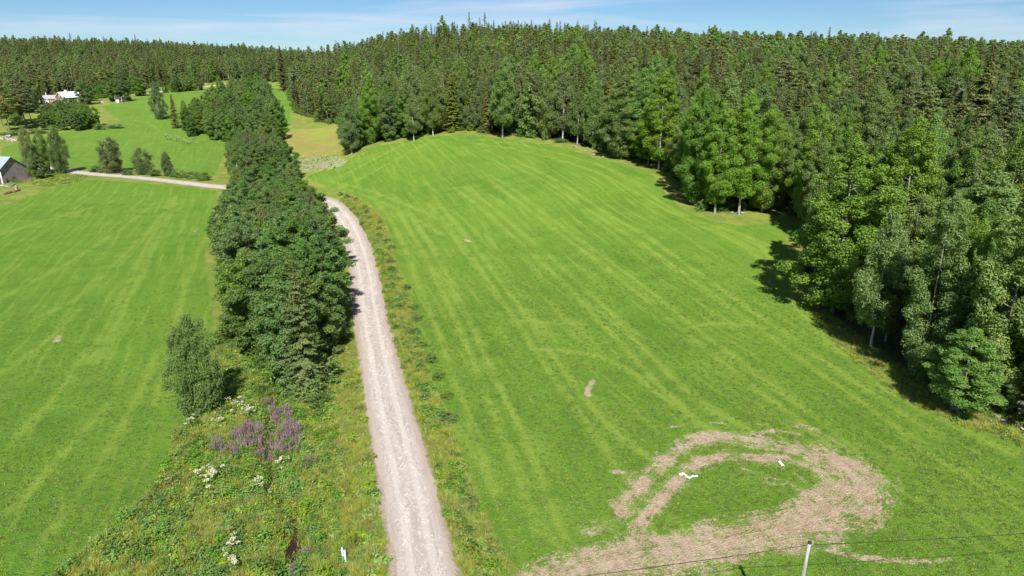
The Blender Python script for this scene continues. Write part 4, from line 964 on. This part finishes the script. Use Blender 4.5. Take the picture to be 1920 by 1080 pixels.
def house(name, loc, rz, L, Wd, hw_, hr, wall, roof, label, cat='house', windows=(), doors=(), chimney=None, seams=0, boards=0, trim='white', over=.45):
    """ridge along local x; L long, Wd wide"""
    e = empty(name, tuple(loc), rz); tag(e, label, cat)
    mb = MB(); w = Wd/2
    mb.add([(-L/2,-w,-.5),(L/2,-w,-.5),(L/2,w,-.5),(-L/2,w,-.5),(-L/2,-w,hw_),(L/2,-w,hw_),(L/2,w,hw_),(-L/2,w,hw_),(-L/2,0,hr-.03),(L/2,0,hr-.03)],
           [(0,1,5,4),(2,3,7,6),(1,2,6,9,5),(3,0,4,8,7),(4,5,9,8),(6,7,8,9)])
    mb.build('wall', M[wall], e)
    sl_ = (hr-hw_)/w; o = over
    for sg in (-1, 1):
        pts = [(-L/2-o, 0, hr+.06), (L/2+o, 0, hr+.06), (L/2+o, sg*(w+o), hw_-sl_*o+.06), (-L/2-o, sg*(w+o), hw_-sl_*o+.06)]
        if sg > 0: pts = pts[::-1]
        r_ = quad('roof', roof, e, pts, -.07 if sg < 0 else .07)
        for k_ in range(seams):
            x = -L/2-o+(k_+.5)*(L+2*o)/seams; quad('roof_seam', roof, r_, [(x-.03, 0, hr+.17), (x+.03, 0, hr+.17), (x+.03, sg*(w+o), hw_-sl_*o+.17), (x-.03, sg*(w+o), hw_-sl_*o+.17)], .05)
    if trim:
        for xs in (-1, 1):
            for sg in (-1, 1):
                x = xs*(L/2+o+.03); pts = [(x, 0, hr+.1), (x, sg*(w+o), hw_-sl_*o+.1), (x, sg*(w+o), hw_-sl_*o-.16), (x, 0, hr-.16)]
                quad('bargeboard', trim, e, pts, .05)
            for sg in (-1, 1): b = MB(); b.box(xs*L/2-.09, xs*L/2+.09, sg*w-.09, sg*w+.09, -.4, hw_); b.build('corner_board', M[trim], e)
    for side, a, z, ww_, hh_ in list(windows)+[d+(None,) if False else d for d in doors]:
        door = (side, a, z, ww_, hh_) in doors
        sgn = {'f': (0, -1), 'b': (0, 1), 'l': (-1, 0), 'r': (1, 0)}[side]
        def bx(mb_, a0, a1, z0, z1, d0, d1):
            if sgn[0] == 0: y0, y1 = sorted((sgn[1]*(w+d0), sgn[1]*(w+d1))); mb_.box(a0, a1, y0, y1, z0, z1)
            else: x0_, x1_ = sorted((sgn[0]*(L/2+d0), sgn[0]*(L/2+d1))); mb_.box(x0_, x1_, a0, a1, z0, z1)
        fr = MB(); t = .11
        bx(fr, a-ww_/2-t, a-ww_/2, z-t, z+hh_+t, .0, .07); bx(fr, a+ww_/2, a+ww_/2+t, z-t, z+hh_+t, .0, .07); bx(fr, a-ww_/2, a+ww_/2, z+hh_, z+hh_+t, .0, .07); bx(fr, a-ww_/2, a+ww_/2, z-t, z, .0, .07)
        if door:
            d_ = MB(); bx(d_, a-ww_/2, a+ww_/2, z, z+hh_, .005, .04); o_ = d_.build('door', M['white'], e); fr.build('frame', M['white'], o_)
        else:
            g_ = MB(); bx(g_, a-ww_/2, a+ww_/2, z, z+hh_, .003, .02); bx(fr, a-.03, a+.03, z, z+hh_, .02, .05); bx(fr, a-ww_/2, a+ww_/2, z+hh_*.5-.03, z+hh_*.5+.03, .02, .05)
            o_ = fr.build('window', M['white'], e); g_.build('pane', M['glass'], o_)
    if chimney:
        c = MB(); cx, cs_, ch = chimney; c.box(cx-cs_, cx+cs_, -cs_, cs_, hr-.8, hr+ch); o_ = c.build('chimney', M['white'], e); c = MB(); c.box(cx-cs_-.08, cx+cs_+.08, -cs_-.08, cs_+.08, hr+ch, hr+ch+.12); c.build('chimney_cap', M['greyroof'], o_)
    if boards:
        r_ = np.random.default_rng(4); b = MB()
        for sg in (-1, 1):
            y = -w
            while y < w-.1:
                bw = r_.uniform(.13, .2); yt = (abs(y)+abs(y+bw))/2; zt = hw_+(hr-hw_)*(1-yt/w)-.12; d_ = r_.uniform(.02, .05); x = sg*L/2; b.box(min(x, x+sg*d_), max(x, x+sg*d_), y, y+bw*.86, -.2+r_.uniform(0, .2), zt); y += bw
            x = -L/2
            while x < L/2-.1:
                bw = r_.uniform(.13, .2); d_ = r_.uniform(.02, .05); b.box(x, x+bw*.86, min(sg*w, sg*(w+d_)), max(sg*w, sg*(w+d_)), -.2, hw_-.1); x += bw
        tag(b.build('wall_boards', M['board'], e), kind='stuff')
    return e
# barn at the left edge: gable to the right, ridge running away to the left
bz = G(-150, 202)
house('grey_barn', (-153.2, 202.6, bz), radians(-11), 12.4, 9.6, 3.7, 7.1, 'board', 'tin', 'grey weathered board barn with pale metal roof at the left edge', 'barn', doors=[('f', 4.6, .0, 1.3, 2.2)], seams=14, boards=1, trim=None)
h1 = at(131, 193); house('farmhouse', h1, radians(65), 11, 7.4, 3.6, 6.4, 'brownwall', 'whiteroof', 'brown farmhouse with bright white metal roof and white chimney', 'house',
      windows=[('l', -1.6, 1.2, 1.0, 1.2), ('l', 1.6, 1.2, 1.0, 1.2), ('l', 0, 4.0, .8, .9), ('f', -3, 1.2, 1.0, 1.2), ('f', 0, 1.2, 1.0, 1.2), ('f', 3, 1.2, 1.0, 1.2)], chimney=(-1.2, .45, 1.1))
h2 = at(95, 193); house('annexe', h2, radians(22), 9, 5.2, 2.7, 4.4, 'brownwall', 'greyroof', 'low brown outbuilding with grey roof left of the white-roofed farmhouse', 'outbuilding',
      windows=[('f', 1.2, 1., .9, 1.), ('f', 3.3, 1., .9, 1.)], doors=[('f', -1., .1, 1., 2.), ('f', -2.8, .1, 1.6, 2.1)], chimney=(-1.5, .16, 1.6))
h3 = at(223, 192); house('red_shed', h3, radians(30), 3.2, 3., 2.0, 3.1, 'redwall', 'darkroof', 'tiny dark red shed with dark roof and white door beside a round tree', 'shed', doors=[('f', -.6, .05, 1.0, 1.8)], over=.2)
r_ = ray(193, 152); r_ = r_/r_[1]; q = (r_[0]*505, 505); house('hidden_cottage', (q[0], q[1], G(*q)+.5), radians(15), 12, 7, 3.6, 5.6, 'brownwall', 'greyroof', 'cottage deep in the trees behind the farm with only its pale roof showing', 'cottage', windows=[('f', 0, 1.2, 1, 1.2)])
r_ = ray(6, 214); r_ = r_/r_[1]; q = (r_[0]*372, 372); house('grey_roofed_house', (q[0], q[1], G(*q)), radians(40), 10, 7, 3., 5.2, 'brownwall', 'tin', 'house with pale grey-blue roof half hidden by trees at the left edge', 'house', windows=[('f', 0, 1.1, 1, 1.2), ('f', 3, 1.1, 1, 1.2)])

# upturned boat under a grey cover beside the garden
p = at(190, 192); b = MB(); prof = []
for i in range(9):
    t = i/8; w_ = .85*sin(pi*min(1, .12+t*.88))**.6; hh_ = .7*sin(pi*(.1+.85*t))**.5; prof.append([( (t-.5)*5.2, w_*cos(a), .05+hh_*sin(a)) for a in np.linspace(0, pi, 9)])
for i in range(8):
    for j in range(8): b.add([prof[i][j], prof[i][j+1], prof[i+1][j+1], prof[i+1][j]], [(0, 1, 2, 3)])
b.add(prof[0], [tuple(range(8, -1, -1))]); b.add(prof[-1], [tuple(range(9))])
tag(b.build('upturned_boat', plain('grey_hull', (.35,.37,.40), .6), loc=tuple(p), rz=-.5), 'grey upturned boat on the grass between the garden shrub and the farmhouse', 'boat')

# ------------------------------------------------------------------ power line
M['pole'] = bark('weathered_pole', (.24,.24,.22), (.40,.40,.37), (6, 6, .8), (.35, .65))
M['black'] = plain('black_cable', (.02,.02,.022), .5); M['steel'] = plain('galvanised_steel', (.45,.47,.48), .4, .5, .1, 4., .6)
def pole(x, y, top, lb, lean=(0, 0)):
    z = G(x, y); e = empty('utility_pole', (x, y, z)); tag(e, lb, 'utility pole', 'poles of the cable line'); h = top-z; q_ = lambda t: np.array([lean[0]*t, lean[1]*t, h*t])
    b = MB(); b.tube([q_(t) for t in (-.1, 0, .3, .6, .85, 1.)], [.13, .125, .115, .105, .095, .09], 14); b.build('shaft', M['pole'], e, True)
    T_ = q_(1.)
    b = MB(); b.tube([T_+[0, 0, -.02], T_+[0, 0, .05], T_+[0, 0, .09]], [.11, .11, .06], 14); b.build('cap', M['black'], e)
    b = MB(); b.box(T_[0]-.30, T_[0]-.09, T_[1]-.03, T_[1]+.03, h-.22, h-.14); b.box(T_[0]+.09, T_[0]+.22, T_[1]-.03, T_[1]+.03, h-.14, h-.06); b.build('cable_clamp', M['steel'], e)
    b = MB(); b.tube([q_(.0)+[-.16, -.1, .3], q_(.5)+[-.145, -.09, 0], T_+[-.12, -.05, -.3]], [.02]*3, 6); b.build('earth_wire', M['steel'], e)
    return np.array([x+T_[0], y+T_[1], top-.14])
r_ = ray(1518, 1018); r_ = r_/r_[1]; pt = np.array([0, 0, CAM_H])+r_*32.3
P1 = pole(pt[0]-.5, 31.7, pt[2], 'pale wooden utility pole with black cap at the bottom edge of the clover field', (.5, .6))
rL = ray(1000, 1079.5); rL = rL/rL[1]; zl = CAM_H+rL[2]*29.9; rR = ray(1920, 999); rR = rR/rR[1]; PR = np.array([0, 0, CAM_H])+rR*33.0
dL = np.array([rL[0]*29.9, 29.9, zl])-P1; dR = PR-P1
P0 = pole(P1[0]+dL[0]*2.6, P1[1]+dL[1]*2.6, max(8.6, G(P1[0]+dL[0]*2.6, P1[1]+dL[1]*2.6)+8.4), 'utility pole left of the gravel road below the frame')
P2 = pole(P1[0]+dR[0]*3.2, P1[1]+dR[1]*3.2, P1[2]+dR[2]*3.2+1.2, 'utility pole at the right beyond the frame')
for a, b_, lb in ((P1, P0, 'black overhead cable running from the pole to the left'), (P1, P2, 'black overhead cable running from the pole to the right')):
    t = np.linspace(0, 1, 26); pts = a+(b_-a)*t[:, None]; pts[:, 2] -= .9*4*t*(1-t)*.5
    b = MB(); b.tube(pts, [.017]*26, 6); tag(b.build('overhead_cable', M['black'], None, True), lb, 'cable')

# white marker post in the grass
p = at(646, 1054); e = empty('marker_post', tuple(p), -.3); tag(e, 'short white split marker post in the grass between stream and road', 'marker post')
M['plastic'] = plain('white_plastic', (.66,.70,.76), .5)
b = MB(); b.prism([(-.16,-.3),(-.02,-.3),(-.03,1.05),(-.10,1.28),(-.16,1.24)], -.03, .03); b.build('panel', M['plastic'], e); b = MB(); b.prism([(.02,-.3),(.16,-.3),(.17,1.1),(.03,1.02)], -.03, .04); b.build('panel', M['plastic'], e)
b = MB(); b.box(-.02, .02, -.01, .05, -.3, 1.0); b.build('post_core', M['steel'], e)
p = at(115, 318); b = MB(); b.tube([p+[0,0,-.2], p+[0,0,.6]], [.16,.15], 10); e = empty('roadside_post', (0,0,0)); b.build('lower_post', plain('red_paint', (.45,.09,.06)), e); b = MB(); b.tube([p+[0,0,.6], p+[0,0,1.5]], [.2,.17], 10); b.build('upper_post', M['white'], e); tag(e, 'white and red post under the birches by the barn road', 'post')

# plastic ribbons on the bare soil
def ribbon(pix, w, lb):
    q_ = wpoly(pix); L_ = smooth_line(q_, 1); T_ = np.gradient(L_, axis=0); T_ /= np.hypot(T_[:, 0], T_[:, 1])[:, None]; N_ = np.c_[-T_[:, 1], T_[:, 0]]; n = len(L_)
    ww_ = w*(.7+.5*np.abs(np.sin(np.arange(n)*1.7))); z_ = hgt(L_[:, 0], L_[:, 1])
    v = np.stack([np.c_[L_-N_*ww_[:, None]/2, z_+.06], np.c_[L_, z_+.13+.05*np.sin(np.arange(n)*2.1)], np.c_[L_+N_*ww_[:, None]/2, z_+.05]], 1).reshape(-1, 3); J = np.arange(n*3).reshape(n, 3)
    f = np.stack([J[:-1, :-1], J[:-1, 1:], J[1:, 1:], J[1:, :-1]], -1).reshape(-1, 4); me = mk('plastic_strip', np.r_[v, v-[0, 0, .02]], np.r_[f[:, ::-1], f+len(v)], M['white']); tag(link('plastic_strip', me), lb, 'plastic strip')
ribbon([(1274,891),(1277,893),(1280,888),(1284,892),(1289,896),(1294,897),(1298,893),(1303,894),(1308,893)], .16, 'long crumpled white plastic strip on bare soil at the left of the loop')
ribbon([(1461,866),(1464,870),(1467,873),(1468,876)], .26, 'short white plastic strip on bare soil at the top of the loop')

# ------------------------------------------------------------------ stones, logs and timber
def boulder_mesh(seed):
    import bmesh
    r_ = np.random.default_rng(seed); bm = bmesh.new(); bmesh.ops.create_icosphere(bm, subdivisions=3, radius=1); pl_ = unit(r_.normal(size=(9, 3))); off = r_.uniform(.5, .85, 9)
    for v in bm.verts:
        c = np.array(v.co); 
        for n_, o_ in zip(pl_, off):
            d_ = c@n_
            if d_ > o_: c -= n_*(d_-o_)*.9
        c += .05*np.sin(c[[1, 2, 0]]*5+seed); v.co = c*[1.2, .95, .75]
    me = bpy.data.meshes.new('boulder'); bm.to_mesh(me); bm.free(); me.materials.append(M['stone']); return me
BM = [boulder_mesh(i) for i in range(4)]
def boulder(px, py, s, lb, group=None, off=(0, 0)):
    p = at(px, py); x, y = p[0]+off[0], p[1]+off[1]; o = link('boulder', BM[random.randrange(4)]); o.location = (x, y, G(x, y)+s*.2); o.scale = (s*random.uniform(.8, 1.3), s, s*random.uniform(.7, 1)); o.rotation_euler = (random.uniform(-.3, .3), random.uniform(-.3, .3), random.uniform(0, 6)); tag(o, lb, 'boulder', group)
for px, py, s in [(1790,768,.55),(1800,776,.35),(1817,772,.5),(1808,782,.3),(1830,765,.3),(1838,732,.45),(1842,745,.5),(1850,752,.4),(1858,762,.45),(1866,768,.35),(1900,745,.6),(1906,757,.7),(1892,765,.45),(1902,780,.3),(1882,790,.28),(1915,770,.5),(1870,782,.3),(1848,735,.35),(1912,742,.5),(1835,725,.3),(1860,790,.25),(1885,752,.4)]:
    boulder(px, py, s, 'lichen-grey boulder in the rubble at the foot of the right-hand aspens', 'boulders under the right-hand aspens')
for px, py, s in [(1078,276,.7),(1112,291,.9),(1098,284,.5),(1130,296,.5)]: boulder(px, py, s, 'pale boulder in the straw grass along the back edge of the clover field', 'boulders along the field back edge')
for px, py, s in [(1372,399,.4),(1381,401,.35),(1392,400,.45)]: boulder(px, py, s, 'small grey stone at the foot of the jutting copse', 'stones below the jutting copse')
for px, py, s in [(6,261,1.4),(12,260,1.3),(18,263,1.2),(27,263,1.1),(31,264,1.0),(15,257,1.1),(24,266,.8)]: boulder(px, py, s, 'pale stone in the field clearance pile below the left-hand pines', 'stones of the clearance pile')
for px, py, s in [(1545,600,.3),(1575,632,.28),(1600,655,.3),(1640,690,.25),(1620,672,.2)]: boulder(px, py, s, 'small stone on the bare strip along the wood edge', 'stones along the wood edge')
def log(p0, p1, r0, lb, twigs=3):
    a = at(*p0); b_ = at(*p1); a[2] += r0+.05; b_[2] += r0+.25; b = MB(); mid = (a+b_)/2+[0, 0, .1]; b.tube([a, mid, b_], [r0, r0*.85, r0*.5], 8)
    for i in range(twigs):
        t = random.uniform(.3, .95); s0 = a+(b_-a)*t; L_ = np.linalg.norm(b_-a)*.3; b.tube([s0, s0+np.array([random.uniform(-1, 1), random.uniform(-1, 1), random.uniform(.1, .7)])*L_*.7], [r0*.4, r0*.12], 5)
    tag(b.build('fallen_branch', M['dead_wood'], None, True), lb, 'fallen branch')
log((1763,698),(1702,680), .11, 'longest fallen grey branch lying in the shade at the wood edge', 4); log((1735,703),(1710,676), .06, 'thin grey branch crossing the longest fallen branch')
log((1918,808),(1888,784), .10, 'pale dead log beside the boulders at the right frame edge', 2); log((1880,770),(1850,748), .07, 'bleached branch lying over the boulders', 3); log((1874,788),(1856,779), .05, 'curved pale stick in the grass below the boulders', 2)
log((210+145,0+262),(213+155,258), .1, 'dead branches at the foot of the far copse', 3)
M['rust'] = plain('rusty_brown_scrap', (.16,.07,.05), .9)
def plank(p0, p1, lb, w=.3, m='dead_wood', name='timber'):
    a = at(*p0); b_ = at(*p1); a[2] += .15; b_[2] += .25; b = MB(); b.tube([a, b_], [w*.5, w*.5], 4); tag(b.build(name, M[m]), lb, 'timber')
plank((1,349),(17,352), 'pale timber baulk lying along the front of the barn', .45); plank((18,352),(28,345), 'pale timber propped at the barn corner', .4); plank((31,357),(31,350), 'short upright pale stump in front of the barn', .5); plank((8,365),(22,361), 'rusty brown scrap heap lying in the grass below the barn', .6, 'rust', 'scrap_heap'); plank((26,361),(38,357), 'second piece of rusty scrap right of the heap', .5, 'rust', 'scrap_heap')
for xx in (-148.2, -147.3):
    b = MB(); b.box(xx-.14, xx+.14, 196.7, 196.95, bz-.3, bz+3.4); tag(b.build('barn_post', M['white']), 'pale upright post standing against the near corner of the barn' if xx > -148 else 'second pale post against the front wall of the barn', 'post')
print('TREES', len(XS), int(single.sum()), {k_: (int((kinds == k_).sum()), int(((kinds == k_) & single).sum()), CNT.get(k_)) for k_ in KM}, 'clover', len(pc), 'grass', len(pw)+len(pv)+len(pe), 'weeds', len(ww)+len(wv_))
